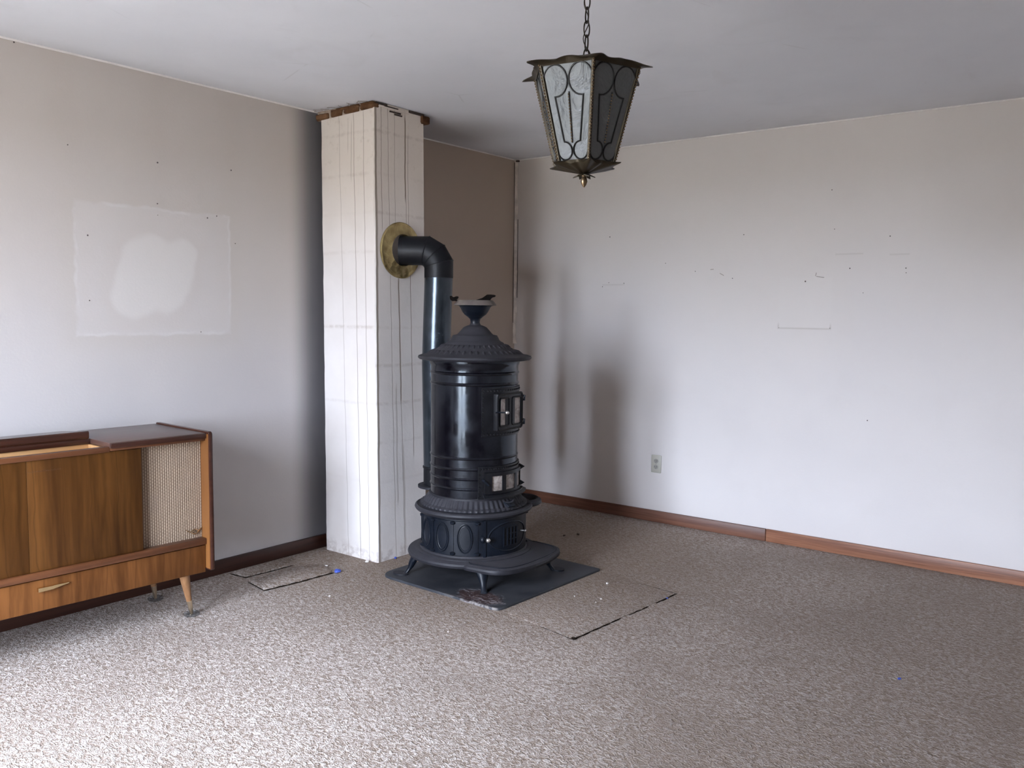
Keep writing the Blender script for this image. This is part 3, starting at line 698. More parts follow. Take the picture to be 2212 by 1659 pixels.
# fluted skirt
sk = MB(); NS = 480
sk.lathe([(0.268, Zs(0.376)), (0.274, Zs(0.382)), (0.268, Zs(0.390)), (0.252, Zs(0.396)), (0.238, Zs(0.418)), (0.230, Zs(0.430)), (0.230, Zs(0.438)), (0.222, Zs(0.440))], NS,
         fr=lambda i, z: 1+(0.026*(0.5+0.5*cos(i/NS*2*PI*60)) if Zs(0.386) < z < Zs(0.428) else 0.0))
sk.build('fluted_skirt', m_iron_dusty, st)
q = MB(); a = A_(-7)
q.bbox((-0.005, -0.026, -0.004), (0.035, 0.026, 0.004), 0.003)
o = q.build('draft_slide', m_iron, st); o.location = (0.248*cos(a), 0.248*sin(a), Zs(0.416)); o.rotation_euler = (0, 0.5, a)
hk = MB().tube([(0.0, -0.022, 0.004), (0.012, -0.004, 0.008), (0.016, 0.010, 0.014), (0.010, 0.022, 0.018)], 0.004, 6).build('slide_tab', m_iron_dusty, o)
# body of sheet steel with rolled beads
prof = [(0.2215, Zs(0.436))]
def bead(z, h=0.004, w=0.007): prof.extend([(0.222, Zs(z-w)), (0.222+h*0.7, Zs(z-w*0.5)), (0.222+h, Zs(z)), (0.222+h*0.7, Zs(z+w*0.5)), (0.222, Zs(z+w))])
for z in (0.485, 0.535, 0.583, 0.636): bead(z)
for z in (0.70, 0.80, 0.90, 0.96): prof.append((0.222, Zs(z)))
for z in (1.000, 1.052): bead(z, 0.005, 0.008)
prof.extend([(0.222, Zs(1.085)), (0.226, Zs(1.092)), (0.229, Zs(1.102)), (0.229, Zs(1.112)), (0.224, Zs(1.116)), (0.224, Zs(1.124))])
MB().lathe(prof, 96).build('body', m_sheet, st)
# mica door frame, door, panes
fm = MB(); w = math.radians(43)
fm.arcplate(0.221, 0.2275, -w, w, Zs(0.745), Zs(0.985), 20)
for k in range(19):
    a = -w+0.05+(2*w-0.1)*k/18
    for zz in (Zs(0.758), Zs(0.972)): fm.ball((0.2275*cos(a), 0.2275*sin(a), zz), 0.0052, 1)
for k in range(9):
    for sgn in (-1, 1):
        a = sgn*(w-0.03); fm.ball((0.2275*cos(a), 0.2275*sin(a), Zs(0.775)+0.0235*k), 0.0045, 1)
fm.arcplate(0.2265, 0.2295, -w, -w+0.02, Zs(0.745), Zs(0.985), 2); fm.arcplate(0.2265, 0.2295, -w, w, Zs(0.981), Zs(0.985), 20)
fm.build('fire_door_frame', m_door, st)
dw, dz0, dz1 = 0.106, Zs(0.775), Zs(0.957)
dr = MB(); dx0, dx1 = 0.190, 0.236
def frame_rect(mb, x0, x1, y0, y1, z0, z1, b):
    mb.box((x0, y0, z0), (x1, y0+b, z1)); mb.box((x0, y1-b, z0), (x1, y1, z1)); mb.box((x0, y0+b, z0), (x1, y1-b, z0+b)); mb.box((x0, y0+b, z1-b), (x1, y1-b, z1))
dr.bbox((dx0, -dw, dz0), (0.226, -dw+0.022, dz1), 0.004); dr.bbox((dx0, dw-0.022, dz0), (0.226, dw, dz1), 0.004)
dr.bbox((dx0, -dw+0.01, dz0), (0.226, dw-0.01, dz0+0.024), 0.004); dr.bbox((dx0, -dw+0.01, dz1-0.026), (0.226, dw-0.01, dz1), 0.004)
dr.bbox((dx0, -0.013, dz0+0.01), (0.226, 0.013, dz1-0.01), 0.003)
for s in (-1, 1):
    pts = rounded_poly([(s*0.013, dz0+0.022), (s*(dw-0.018), dz0+0.022), (s*(dw-0.018), dz1-0.023), (s*0.013, dz1-0.023)], [0.012]*4, 4)
    dr.tube([(0.227, y, z) for y, z in pts], 0.0045, 6, closed=True)
pts = rounded_poly([(-dw+0.004, dz0+0.004), (dw-0.004, dz0+0.004), (dw-0.004, dz1-0.004), (-dw+0.004, dz1-0.004)], [0.016]*4, 4)
dr.tube([(0.224, y, z) for y, z in pts], 0.006, 6, closed=True)
fd = dr.build('fire_door', m_door, st)
for s in (-1, 1):
    MB().box((0.2215, min(s*0.012, s*(dw-0.02)), dz0+0.02), (0.2235, max(s*0.012, s*(dw-0.02)), dz1-0.02)).build('mica_pane', m_mica, fd, smooth=False)['label'] = 'dull tan mica window pane'
kb = MB().tube([(0.222, -dw-0.010, Zs(0.868)), (0.238, -dw+0.012, Zs(0.868)), (0.262, -dw+0.022, Zs(0.868))], 0.004, 8); kb.build('latch', m_iron, fd)
MB().ball((0.266, -dw+0.024, Zs(0.868)), 0.0105, 2).build('knob', m_steel, fd)['label'] = 'shiny steel ball knob'
for zz in (Zs(0.805), Zs(0.925)):
    MB().tube([(0.215, dw-0.004, zz-0.012), (0.228, dw+0.010, zz-0.010), (0.228, dw+0.012, zz+0.008), (0.215, dw+0.004, zz+0.012)], 0.0055, 7).build('hinge', m_iron, fd)
cr = MB().tube([(0.2155, dw-0.02, Zs(0.905)), (0.2158, dw-0.032, Zs(0.897)), (0.2155, dw-0.044, Zs(0.894))], [0.006, 0.004, 0.001], 5); cr.build('mica_tear', plain('soot_black_2', (0.006, 0.005, 0.005), 0.9), fd)
# lower stoking door
w = math.radians(47)
lf = MB(); lf.arcplate(0.221, 0.2275, -w, w, Zs(0.437), Zs(0.600), 24)
for k in range(26):
    a = -w+0.05+(2*w-0.1)*k/25; lf.ball((0.2275*cos(a), 0.2275*sin(a), Zs(0.588)), 0.0055, 1)
for k in range(7):
    for s in (-1, 1): lf.ball((0.2275*cos(s*(w-0.035)), 0.2275*sin(s*(w-0.035)), Zs(0.455)+0.021*k), 0.0045, 1)
lf.arcplate(0.2265, 0.2300, -w, -w+0.022, Zs(0.437), Zs(0.600), 2); lf.arcplate(0.2265, 0.2300, -w, w, Zs(0.596), Zs(0.600), 24)
lf.build('stoke_door_frame', m_door, st)
w2 = math.radians(39)
ld_ = MB(); z0, z1 = Zs(0.463), Zs(0.570)
ld_.arcplate(0.226, 0.238, -w2, w2, z1-0.018, z1, 20); ld_.arcplate(0.226, 0.238, -w2, w2, z0, z0+0.014, 20)
wins_a = [(-0.60, -0.26), (-0.17, 0.17), (0.26, 0.60)]
for a0, a1 in ((-w2, -0.52), (-0.26, -0.17), (0.17, 0.26), (0.57, w2)): ld_.arcplate(0.226, 0.238, a0, a1, z0+0.01, z1-0.015, 4)
ld_.arcplate(0.228, 0.250, -w2, w2, z0-0.010, z0, 20)
sd = ld_.build('stoke_door', m_door, st)
for a0, a1 in wins_a: MB().arcplate(0.2285, 0.2305, a0, a1, z0+0.012, z1-0.016, 6).build('mica_pane', m_mica, sd)['label'] = 'sooty tan mica window pane'
sl = MB()
ring = []
for k in range(21):
    a = -w2-0.03+(2*w2+0.06)*k/20; ring.append([(0.228*cos(a), 0.228*sin(a), Zs(0.452)), (0.266*cos(a), 0.266*sin(a), Zs(0.446)), (0.268*cos(a), 0.268*sin(a), Zs(0.452)), (0.228*cos(a), 0.228*sin(a), Zs(0.466))])
sl.stack(ring); sl.build('sill_lip', plain('soot_lip', (0.006, 0.007, 0.010), 0.5), st)
MB().tube([(0.228*cos(-w2-0.04), 0.228*sin(-w2-0.04), Zs(0.535)), (0.246*cos(-w2-0.01), 0.246*sin(-w2-0.01), Zs(0.530)), (0.244*cos(-w2+0.08), 0.244*sin(-w2+0.08), Zs(0.510))], 0.006, 7).build('latch', m_iron, sd)
for zz in (Zs(0.478), Zs(0.562)):
    MB().tube([(0.232*cos(w2), 0.232*sin(w2), zz-0.010), (0.250*cos(w2+0.03), 0.250*sin(w2+0.03), zz), (0.232*cos(w2+0.06), 0.232*sin(w2+0.06), zz+0.010)], 0.007, 7).build('hinge', m_iron, sd)
# lid with leaf relief, dome and urn
lid = MB().lathe([(0.225, Zs(1.112)), (0.262, Zs(1.112)), (0.282, Zs(1.116)), (0.289, Zs(1.124)), (0.286, Zs(1.133)), (0.272, Zs(1.138)), (0.255, Zs(1.140)), (0.240, Zs(1.147)), (0.216, Zs(1.158)), (0.196, Zs(1.166)), (0.190, Zs(1.172)),
                  (0.178, Zs(1.176)), (0.172, Zs(1.183)), (0.150, Zs(1.191)), (0.145, Zs(1.199)), (0.130, Zs(1.207)), (0.124, Zs(1.213)), (0.118, Zs(1.226)), (0.112, Zs(1.236)), (0.092, Zs(1.240)), (0.084, Zs(1.248)), (0.070, Zs(1.264)), (0.058, Zs(1.277)), (0.040, Zs(1.285)), (0.029, Zs(1.288)), (0.025, Zs(1.296))], 96)
li = lid.build('lid', m_iron_dusty, st)
for cnt, r0, r1, z0, z1, wd_ in ((44, 0.243, 0.205, 1.147, 1.164, 0.010), (40, 0.186, 0.154, 1.175, 1.191, 0.007)):
    lr = MB()
    for k in range(cnt):
        a = 2*PI*k/cnt; ca, sa = cos(a), sin(a)
        pts = [(r0, -wd_*0.2, z0), (r0*0.5+r1*0.5, -wd_, (z0+z1)/2+0.001), (r1, 0.0, z1+0.002), (r0*0.5+r1*0.5, wd_, (z0+z1)/2+0.001), (r0, wd_*0.2, z0)]
        P = [(x*ca-y*sa, x*sa+y*ca, Zs(z)) for x, y, z in pts]; c = ((r0+r1)/2*ca, (r0+r1)/2*sa, Zs((z0+z1)/2)+0.006)
        vs = [lr.v(p) for p in P]; cv = lr.v(c)
        for i in range(5): lr.face([vs[i], vs[(i+1) % 5], cv])
    lr.build('leaf_relief', m_iron_dusty, li, smooth=False)
ur = MB().lathe([(0.025, Zs(1.294)), (0.0235, Zs(1.304)), (0.027, Zs(1.318)), (0.040, Zs(1.330)), (0.055, Zs(1.341)), (0.066, Zs(1.356)), (0.075, Zs(1.374)), (0.082, Zs(1.384)), (0.095, Zs(1.3875)), (0.09, Zs(1.392)), (0.05, Zs(1.385)), (0.01, Zs(1.380))], 64)
urn = ur.build('urn', m_iron, st)
MB().lathe([(0.085, Zs(1.3865)), (0.108, Zs(1.3875)), (0.1065, Zs(1.391)), (0.099, Zs(1.402)), (0.089, Zs(1.413)), (0.083, Zs(1.412)), (0.080, Zs(1.392))], 64, cap0=False, cap1=False).build('urn_rim', m_rim, urn)['label'] = 'tan-grey bevelled urn rim'
# two dark leaf-shaped pieces sitting in the urn mouth; axes: e1 = across the view, e2 = up
ca_ = Vector((0.792, 0.611, 0)); e1 = Vector((*loc(ca_.x, ca_.y), 0)).normalized()
back = Vector((-e1.y, e1.x, 0))
def blade(poly, th, ctr):
    m = MB(); A = [tuple(ctr+e1*x+Vector((0, 0, z))+back*(-th/2)) for x, z in poly]; B = [tuple(ctr+e1*x+Vector((0, 0, z))+back*(th/2)) for x, z in poly]
    m.stack([A, B]); return m
sc_ = 1/5834.0                                    # metres per unit of the traced detail crop (13.8x zoom at 422 px/m)
cen = Vector((0, 0, Zs(1.413)))
pr_ = [(1200, 400), (1390, 340), (1530, 240), (1640, 236), (1740, 245), (1785, 265), (1760, 300), (1690, 320), (1650, 350), (1620, 405)]
blade([((x-1180)*sc_, (405-y)*sc_) for x, y in pr_], 0.05, cen-back*0.02).build('leaf_ornament', m_orn, urn)['label'] = 'dark brown curled leaf-shaped ornament'
pl_ = [(425, 290), (480, 280), (520, 320), (560, 318), (620, 295), (675, 300), (685, 330), (640, 385), (580, 430), (510, 440), (455, 410), (430, 360)]
blade([((x-1180)*sc_, (405-y)*sc_) for x, y in pl_], 0.022, cen+back*0.0).build('curl_ornament', m_orn, urn)['label'] = 'small dark curled ornament on the left of the urn'
MB().tube([tuple(cen+e1*(-0.105)+Vector((0, 0, 0.0))), tuple(cen+e1*(-0.085)+Vector((0, 0, -0.006)))], 0.004, 6).build('ornament_stem', m_orn, urn)

# ------------------------------------------------------------------ stove pipe
fp = thing('stove_pipe', 'blued steel stove pipe with matte black elbow entering a brass collar', 'stove pipe', (0.638, -1.51, 0))
OF = (0.638, -1.51, 0)
Vx, Vy = 0.638, -1.51
dv = Vector((0.173, 0.118, 0)).normalized()
Rb = 0.095; ctrp = Vector((Vx, Vy, 0))-dv*Rb; zt = 1.680; zc_ = zt-Rb
el_pts = [Vector((0.465, -1.628, zt)), ]
hdir = (Vector((Vx, Vy, 0))-Vector((0.455, -1.635, 0))).normalized()
ctrp = Vector((Vx, Vy, 0))-hdir*Rb
for a in (15, 45, 75):
    el_pts.append(Vector((ctrp.x, ctrp.y, zc_))+hdir*(sin(math.radians(a))*Rb/cos(math.radians(15)))+Vector((0, 0, cos(math.radians(a))*Rb/cos(math.radians(15)))))
el_pts.append(Vector((Vx, Vy, 1.535)))
PR = 0.0765
el = MB().tube([tuple(p) for p in el_pts], PR+0.0015, 40); elo = el.build('elbow', m_elbow, fp, off=OF, ang=25); elo['label'] = 'matte black segmented elbow'
sm_ = MB()
for i in (1, 2, 3):                                   # crimped seams between the gores
    p = el_pts[i]; t = ((el_pts[i]-el_pts[i-1]).normalized()+(el_pts[i+1]-el_pts[i]).normalized()).normalized()
    side = t.cross((el_pts[i+1]-el_pts[i-1]).normalized().cross(Vector((0, 0, 1))).normalized()) if False else None
    nrm = hdir.cross(Vector((0, 0, 1))).normalized(); up = nrm.cross(t)
    sm_.tube([tuple(p+nrm*(PR+0.001)*cos(q)+up*(PR+0.001)*1.035*sin(q)) for q in [2*PI*k/40 for k in range(40)]], 0.0028, 5, closed=True)
sm_.build('crimp_seam', m_elbow, elo)
for_seam = bpy.data.objects['crimp_seam']
for q in for_seam.data.vertices: q.co -= Vector(OF)
up_ = MB().tube([(Vx, Vy, 1.545), (Vx-0.010, Vy-0.008, 1.10)], PR, 40); up_.build('upper_pipe', m_pipe, fp, off=OF)
lo_ = MB().tube([(Vx-0.009, Vy-0.007, 1.12), (Vx-0.009, Vy-0.007, 1.06), (Vx-0.004, Vy-0.003, 0.50)], [PR+0.0015, PR+0.0015, PR-0.003], 40); lo_.build('lower_pipe', m_pipe, fp, off=OF)
cf = MB().lathe([(PR-0.004, 0.405), (PR-0.001, 0.407), (PR-0.001, 0.495), (PR+0.003, 0.499), (PR+0.003, 0.508), (PR-0.004, 0.510)], 40, (Vx-0.003, Vy-0.002)); cf.build('base_cuff', m_elbow, fp, off=OF)
# brass thimble collar on the chimney face
cl = MB()
N = 64; cc = Vector((0.4635, -1.628, 1.681))
def cring(rad, x): return [(cc.x+x, cc.y+rad*cos(2*PI*i/N), cc.z+rad*sin(2*PI*i/N)) for i in range(N)]
cl.stack([cring(0.150, 0.0), cring(0.151, 0.008), cring(0.146, 0.012), cring(0.138, 0.010), cring(0.105, 0.016), cring(0.092, 0.024), cring(0.086, 0.026), cring(0.083, 0.020), cring(0.081, 0.0)], False, False)
clo = cl.build('brass_collar', m_collar, off=tuple(cc)); clo.location = cc
tag(clo, 'round hammered brass collar on the chimney around the stove pipe', 'pipe collar')

# ------------------------------------------------------------------ radio console (radiogram)
A3 = math.radians(-3)
rc = thing('radio_console', 'walnut veneered mid-century radio console with woven speaker grille against left wall', 'console', (0.07, -2.80, 0), A3)
m_wal = wood('walnut_veneer', (0.033, 0.0110, 0.0020), (0.094, 0.037, 0.0078), (1, 1, 0.07), 10, 0.42, band=0.105, spec=0.18)
m_wal_d = wood('walnut_drawer_veneer', (0.072, 0.025, 0.0062), (0.180, 0.070, 0.0195), (1, 1, 0.10), 10, 0.42, band=0.12, spec=0.2)
m_wal_h = wood('walnut_rail', (0.065, 0.021, 0.0075), (0.125, 0.046, 0.017), (1, 0.06, 1), 12, 0.34)
m_dark = wood('dark_walnut_polish', (0.030, 0.010, 0.006), (0.062, 0.021, 0.012), (1, 0.06, 1), 10, 0.22)
m_top = wood('polished_top', (0.062, 0.030, 0.022), (0.078, 0.038, 0.028), (1, 0.06, 1), 10, 0.30, spec=1.0)
m_light = wood('beech_lining', (0.42, 0.22, 0.085), (0.56, 0.33, 0.15), (1, 0.08, 1), 14, 0.5)
m_side_lit = wood('side_walnut_lit', (0.115, 0.043, 0.011), (0.19, 0.078, 0.023), (1, 1, 0.06), 14, 0.35)
YR, YL = -0.022, -1.345
Y = lambda v: v
FX = 0.440
# end panels: window light painted in as a paler inner face, shaded front edge dark
for yo, s in ((YR, 1), (YL, -1)):
    ya, yb = (yo-0.020, yo) if s > 0 else (yo, yo+0.020)
    pts = rounded_poly([(0.012, 0.215), (0.477, 0.215), (0.475, 0.826), (0.012, 0.826)], [0.02, 0.008, 0.012, 0.01], 4)
    m = MB(); m.stack([[(x, ya+0.0015, z) for x, z in inset(pts, 0.0015)], [(x, ya+0.003, z) for x, z in pts], [(x, yb-0.003, z) for x, z in pts], [(x, yb, z) for x, z in inset(pts, 0.003)]])
    pe = m.build('end_panel', m_dark, rc); 
    yi = (ya, ya+0.0012) if s > 0 else (yb-0.0012, yb)
    yi = (ya-0.0006, ya+0.0016) if s > 0 else (yb-0.0016, yb+0.0006)
    MB().box((0.39, yi[0], 0.222), (0.4725, yi[1], 0.815)).build('inner_face', m_side_lit, pe, smooth=False)
IR, IL = YR-0.0206, YL+0.0206
# carcass back, floor, divider
cb = MB(); cb.box((0.012, IL, 0.212), (0.026, IR, 0.79)); cb.box((0.026, IL, 0.205), (0.415, IR, 0.222)); cb.box((0.026, IL, 0.33), (0.415, IR, 0.345))
cb.box((0.03, -0.452, 0.345), (0.40, -0.440, 0.790)); cb.build('carcass', m_dark, rc, smooth=False)
# top: fixed right lid, back strip and the open well at the left
MB().bbox((0.012, -0.455, 0.797), (0.452, IR, 0.8195), 0.003).build('top_lid', m_top, rc)
MB().bbox((0.4525, -0.452, 0.7965), (0.4605, IR, 0.8165), 0.002).build('lid_edging', m_dark, rc)
MB().bbox((0.012, IL, 0.797), (0.280, -0.4555, 0.8190), 0.003).build('back_lid', m_dark, rc)
fl2 = MB(); ya_, yb_ = IL, -0.462                          # front half of the lid, folded back over the rear half
fl2.stack([[(0.022, y, 0.8195), (0.279, y, 0.8195), (0.284, y, 0.826), (0.284, y, 0.846), (0.279, y, 0.851), (0.022, y, 0.8255)] for y in (ya_, yb_)])
fl2.build('folded_lid', m_dark, rc)
wl = MB(); wl.box((0.255, IL, 0.66), (0.272, -0.462, 0.796)); wl.box((0.255, -0.4615, 0.66), (0.418, -0.4525, 0.796)); wl.box((0.272, IL, 0.655), (0.418, -0.462, 0.668)); wl.build('well_lining', m_light, rc, smooth=False)
MB().bbox((0.418, IL, 0.782), (FX+0.008, -0.4525, 0.803), 0.003).build('front_rail', m_wal_h, rc)
MB().bbox((0.412, -0.4525, 0.786), (0.4515, IR, 0.7965), 0.002).build('grille_rail', m_wal_h, rc)
# sliding doors
MB().bbox((0.424, -0.760, 0.357), (FX, -0.322, 0.7835), 0.002).build('sliding_door', m_wal, rc)
MB().bbox((0.406, -1.05, 0.357), (0.4225, -0.752, 0.7835), 0.002).build('sliding_door', m_wal, rc) if False else MB().bbox((0.424, -1.03, 0.357), (FX, -0.7605, 0.7835), 0.0012).build('sliding_door', m_wal, rc)
sd1 = [o for o in rc.children if o.name.startswith('sliding_door')][0]
ins = MB(); rnd = random.Random(5)                       # tiny unreadable inlaid lettering
y = -0.755
while y < -0.635:
    w = rnd.choice((0.003, 0.004, 0.005)); h = rnd.choice((0.004, 0.004, 0.006)); ins.box((FX-0.0005, y, 0.737), (FX+0.0005, y+0.0012, 0.737+h)); ins.box((FX-0.0005, y, 0.737), (FX+0.0005, y+w, 0.738))
    y += w+0.002
ins.build('inlaid_lettering', plain('faded_gilt', (0.085, 0.042, 0.020), 0.6, spec=0.2), sd1, smooth=False)
# speaker grilles
def grille_mat():
    n = NT('woven_grille_cloth', rough=0.85, spec=0.15); p = n.coord(); X = n.xyz(p)
    yy = n.mul(X[1], 2*PI/0.0098); zz = n.mul(X[2], 2*PI/0.0135)
    par = n.mul(n.math('SIGN', n.math('SINE', n.mul(yy, 0.5))), PI/2)
    s1 = n.add(0.5, n.mul(n.math('SINE', yy), 0.5)); s2 = n.add(0.5, n.mul(n.math('SINE', n.add(zz, par)), 0.5))
    t = n.mul(n.math('POWER', s1, 1.2), n.add(0.35, n.mul(s2, 0.65)))
    c = n.mix(t, (0.155, 0.105, 0.072), (0.50, 0.40, 0.295))
    c = n.mix(n.mul(n.step(n.noise(p, 6, 3), 0.45, 0.7), 0.25), c, (0.26, 0.20, 0.16))
    n.color(c); n.bump(t, 0.5, 0.003); return n.m
m_gril = grille_mat()
for ya, yb in ((-0.3215, IR), (IL, -1.031)):
    MB().box((0.404, ya, 0.350), (0.410, yb, 0.790)).build('speaker_grille', m_gril, rc, smooth=False)
sg = [o for o in rc.children if o.name.startswith('speaker_grille')][0]
em = MB()                                                 # winged brass emblem
def e_(y, z, dx=0.0): return (0.414+dx, y, z)
em.tube([e_(-0.121, 0.398), e_(-0.104, 0.386), e_(-0.093, 0.383, .002)], [0.0009, 0.0026, 0.0030], 6)
em.tube([e_(-0.041, 0.402), e_(-0.056, 0.390), e_(-0.069, 0.383, .002)], [0.0009, 0.0028, 0.0032], 6)
em.tube([e_(-0.081+0.0155*cos(q), 0.386+0.0095*sin(q), .002) for q in [2*PI*k/20 for k in range(20)]], 0.0022, 6, closed=True)
em.tube([e_(-0.095, 0.381, .002), e_(-0.081, 0.3735, .002), e_(-0.066, 0.381, .002)], 0.0022, 6)
em.tube([e_(-0.088, 0.384, .002), e_(-0.080, 0.388, .002), e_(-0.073, 0.385, .002)], 0.0014, 5)
em.build('emblem', plain('emblem_brass', (0.62, 0.47, 0.30), 0.25, 1.0), sg)
# bottom rail and drawer
MB().bbox((0.395, IL, 0.328), (FX+0.010, IR, 0.356), 0.004).build('bottom_rail', m_wal_h, rc)
MB().box((0.40, IL, 0.3235), (0.43, IR, 0.3285)).build('shadow_gap', plain('gap_dark', (0.012, 0.004, 0.003), 0.9), rc, smooth=False)
dw_ = MB().bbox((0.415, IL+0.002, 0.203), (FX, IR-0.002, 0.3235), 0.003).build('drawer', m_wal_d, rc)
hd = MB(); hx = FX+0.008
def bar(m, ya, za, yb, zb, h, t, pinch):
    m.hexa([(FX-0.001, ya, za-h), (hx+t, ya, za-h), (hx+t*pinch, yb, zb-h*pinch), (FX-0.001, yb, zb-h*pinch), (FX-0.001, ya, za+h), (hx+t, ya, za+h), (hx+t*pinch, yb, zb+h*pinch), (FX-0.001, yb, zb+h*pinch)])
bar(hd, -0.738, 0.2885, -0.682, 0.2885, 0.0075, 0.008, 0.85); bar(hd, -0.682, 0.2885, -0.624, 0.2925, 0.0065, 0.004, 0.25)
hd.build('handle', m_brass_pol, dw_, smooth=False)['label'] = 'slim pale brass bow-tie handle'
# legs with brass ferrules, glass caster cups under them
m_leg = wood('leg_beech', (0.20, 0.098, 0.042), (0.30, 0.155, 0.070), (3, 3, 0.2), 14, 0.35)
legs = [((0.405, -0.128), (0.372, -0.078)), ((0.405, -1.24), (0.372, -1.29)), ((0.10, -0.128), (0.060, -0.085)), ((0.10, -1.24), (0.060, -1.29))]
m_ferr = plain('ferrule_brass', (0.70, 0.58, 0.42), 0.3, 1.0)
for (tx, ty), (bx, by) in legs:
    P = lambda t: (tx+(bx-tx)*t, ty+(by-ty)*t, 0.206+(0.008-0.206)*t)
    lg = MB().tube([P(0), P(0.15), P(0.70)], [0.0215, 0.0205, 0.0115], 20).build('leg', m_leg, rc)
    MB().tube([P(0.66), P(0.97), P(1.0)], [0.0125, 0.0078, 0.0055], 16).build('ferrule', m_ferr, lg)
def clear_glass():
    n = NT('clear_glass', rough=0.05); t = n.t
    tr = n.new('ShaderNodeBsdfTransparent'); tr.inputs[0].default_value = (0.80, 0.82, 0.84, 1); gl = n.new('ShaderNodeBsdfGlossy'); gl.inputs['Roughness'].default_value = 0.12
    fz = n.new('ShaderNodeFresnel'); fz.inputs[0].default_value = 1.5; mx = n.new('ShaderNodeMixShader')
    mx.inputs[0].default_value = 0.20; t.links.new(tr.outputs[0], mx.inputs[1]); t.links.new(gl.outputs[0], mx.inputs[2])
    t.links.new(mx.outputs[0], n.n['Material Output'].inputs[0]); return n.m
m_cup = clear_glass()
cup_lab = ['clear glass caster cup under the front right console leg', None, 'glass caster cup in the shadow beneath the console by the wall', None]
for ((tx, ty), (bx, by)), lab in zip(legs, cup_lab):
    if not lab: continue
    wp = Matrix.Translation((0.07, -2.80, 0)) @ Matrix.Rotation(A3, 4, 'Z') @ Vector((bx, by, 0))
    c = MB().lathe([(0.030, 0.0005), (0.034, 0.003), (0.034, 0.0115), (0.031, 0.0135), (0.026, 0.0135), (0.022, 0.008), (0.006, 0.0075)], 36)
    co_ = c.build('caster_cup', m_cup); co_.location = (wp.x, wp.y, 0.0); tag(co_, lab, 'caster cup', 'glass caster cups under the console')

# ------------------------------------------------------------------ carpet pieces cut and laid back
def flap(name, poly, z, rad, label, cat, seed=1):
    pts = rounded_poly(poly, [rad]*len(poly), 4); rnd = random.Random(seed); dense = []
    for i in range(len(pts)):
        a = Vector(pts[i]); b = Vector(pts[(i+1) % len(pts)]); k = max(1, int((b-a).length/0.012))
        for j in range(k):
            p = a+(b-a)*(j/k); dense.append((p.x+rnd.uniform(-.0022, .0022), p.y+rnd.uniform(-.0022, .0022)))
    cx = sum(p[0] for p in dense)/len(dense); cy = sum(p[1] for p in dense)/len(dense)
    m = MB(); m.stack([[(x-cx, y-cy, 0.0004) for x, y in dense], [(x-cx, y-cy, z*0.7) for x, y in dense], [((x-cx)*0.985, (y-cy)*0.985, z) for x, y in dense]])
    o = m.build(name, m_carpet, ang=60); o.location = (cx, cy, 0); tag(o, label, cat, 'loose cut pieces of carpet'); return o
def seam(parent, pts, w, seed=0):
    rnd = random.Random(seed); m = MB(); P = []
    for (a, b) in zip(pts, pts[1:]):
        a = Vector(a); b = Vector(b); k = max(2, int((b-a).length/0.02))
        for j in range(k): P.append(a+(b-a)*(j/k)+Vector((rnd.uniform(-.002, .002), rnd.uniform(-.002, .002))))
    P.append(Vector(pts[-1]))
    o = parent.location
    rr = [w*(0.35+0.65*abs(sin(i*0.9+seed)))*(0.5 if i in (0, len(P)-1) else 1) for i in range(len(P))]
    m.tube([(p.x-o.x, p.y-o.y, 0.0012) for p in P], rr, 5)
    m.build('cut_seam', m_seam, parent)
m_seam = plain('seam_dark', (0.018, 0.013, 0.010), 1.0, spec=0.0)
c1 = flap('carpet_piece', [(0.236, -2.452), (0.405, -2.485), (0.432, -2.085), (0.285, -2.02), (0.20, -2.16)], 0.006, 0.03, 'loose cut square of brown carpet on the floor left of the chimney, nearer the camera', 'carpet piece', 3)
seam(c1, [(0.405, -2.492), (0.43, -2.30), (0.44, -2.085)], 0.0055, 1); seam(c1, [(0.228, -2.458), (0.33, -2.475), (0.405, -2.492)], 0.0025, 2)
c2 = flap('carpet_piece', [(0.045, -2.428), (0.155, -2.418), (0.166, -2.142), (0.05, -2.12)], 0.007, 0.02, 'narrow strip of brown carpet cut out along the left baseboard', 'carpet piece', 4)
seam(c2, [(0.045, -2.434), (0.16, -2.424), (0.172, -2.30), (0.174, -2.138)], 0.0033, 3)
c3 = flap('carpet_piece', [(1.497, -1.985), (1.905, -2.058), (1.966, -1.255), (1.50, -1.185)], 0.0028, 0.012, 'brown carpet infill square laid beside the front right edge of the hearth sheet', 'carpet piece', 5)
seam(c3, [(1.912, -2.066), (1.935, -1.72)], 0.0042, 4); seam(c3, [(1.942, -1.66), (1.955, -1.50)], 0.0032, 5); seam(c3, [(1.961, -1.44), (1.972, -1.25)], 0.0040, 8); seam(c3, [(1.70, -2.027), (1.912, -2.066)], 0.0014, 6); seam(c3, [(1.70, -1.215), (1.972, -1.25)], 0.0012, 7)
kn = MB().ball((1.912-c3.location.x, -2.064-c3.location.y, 0.006), 0.011, 1, (1.2, 1, 0.5)); kn.build('frayed_corner', m_seam, c3)

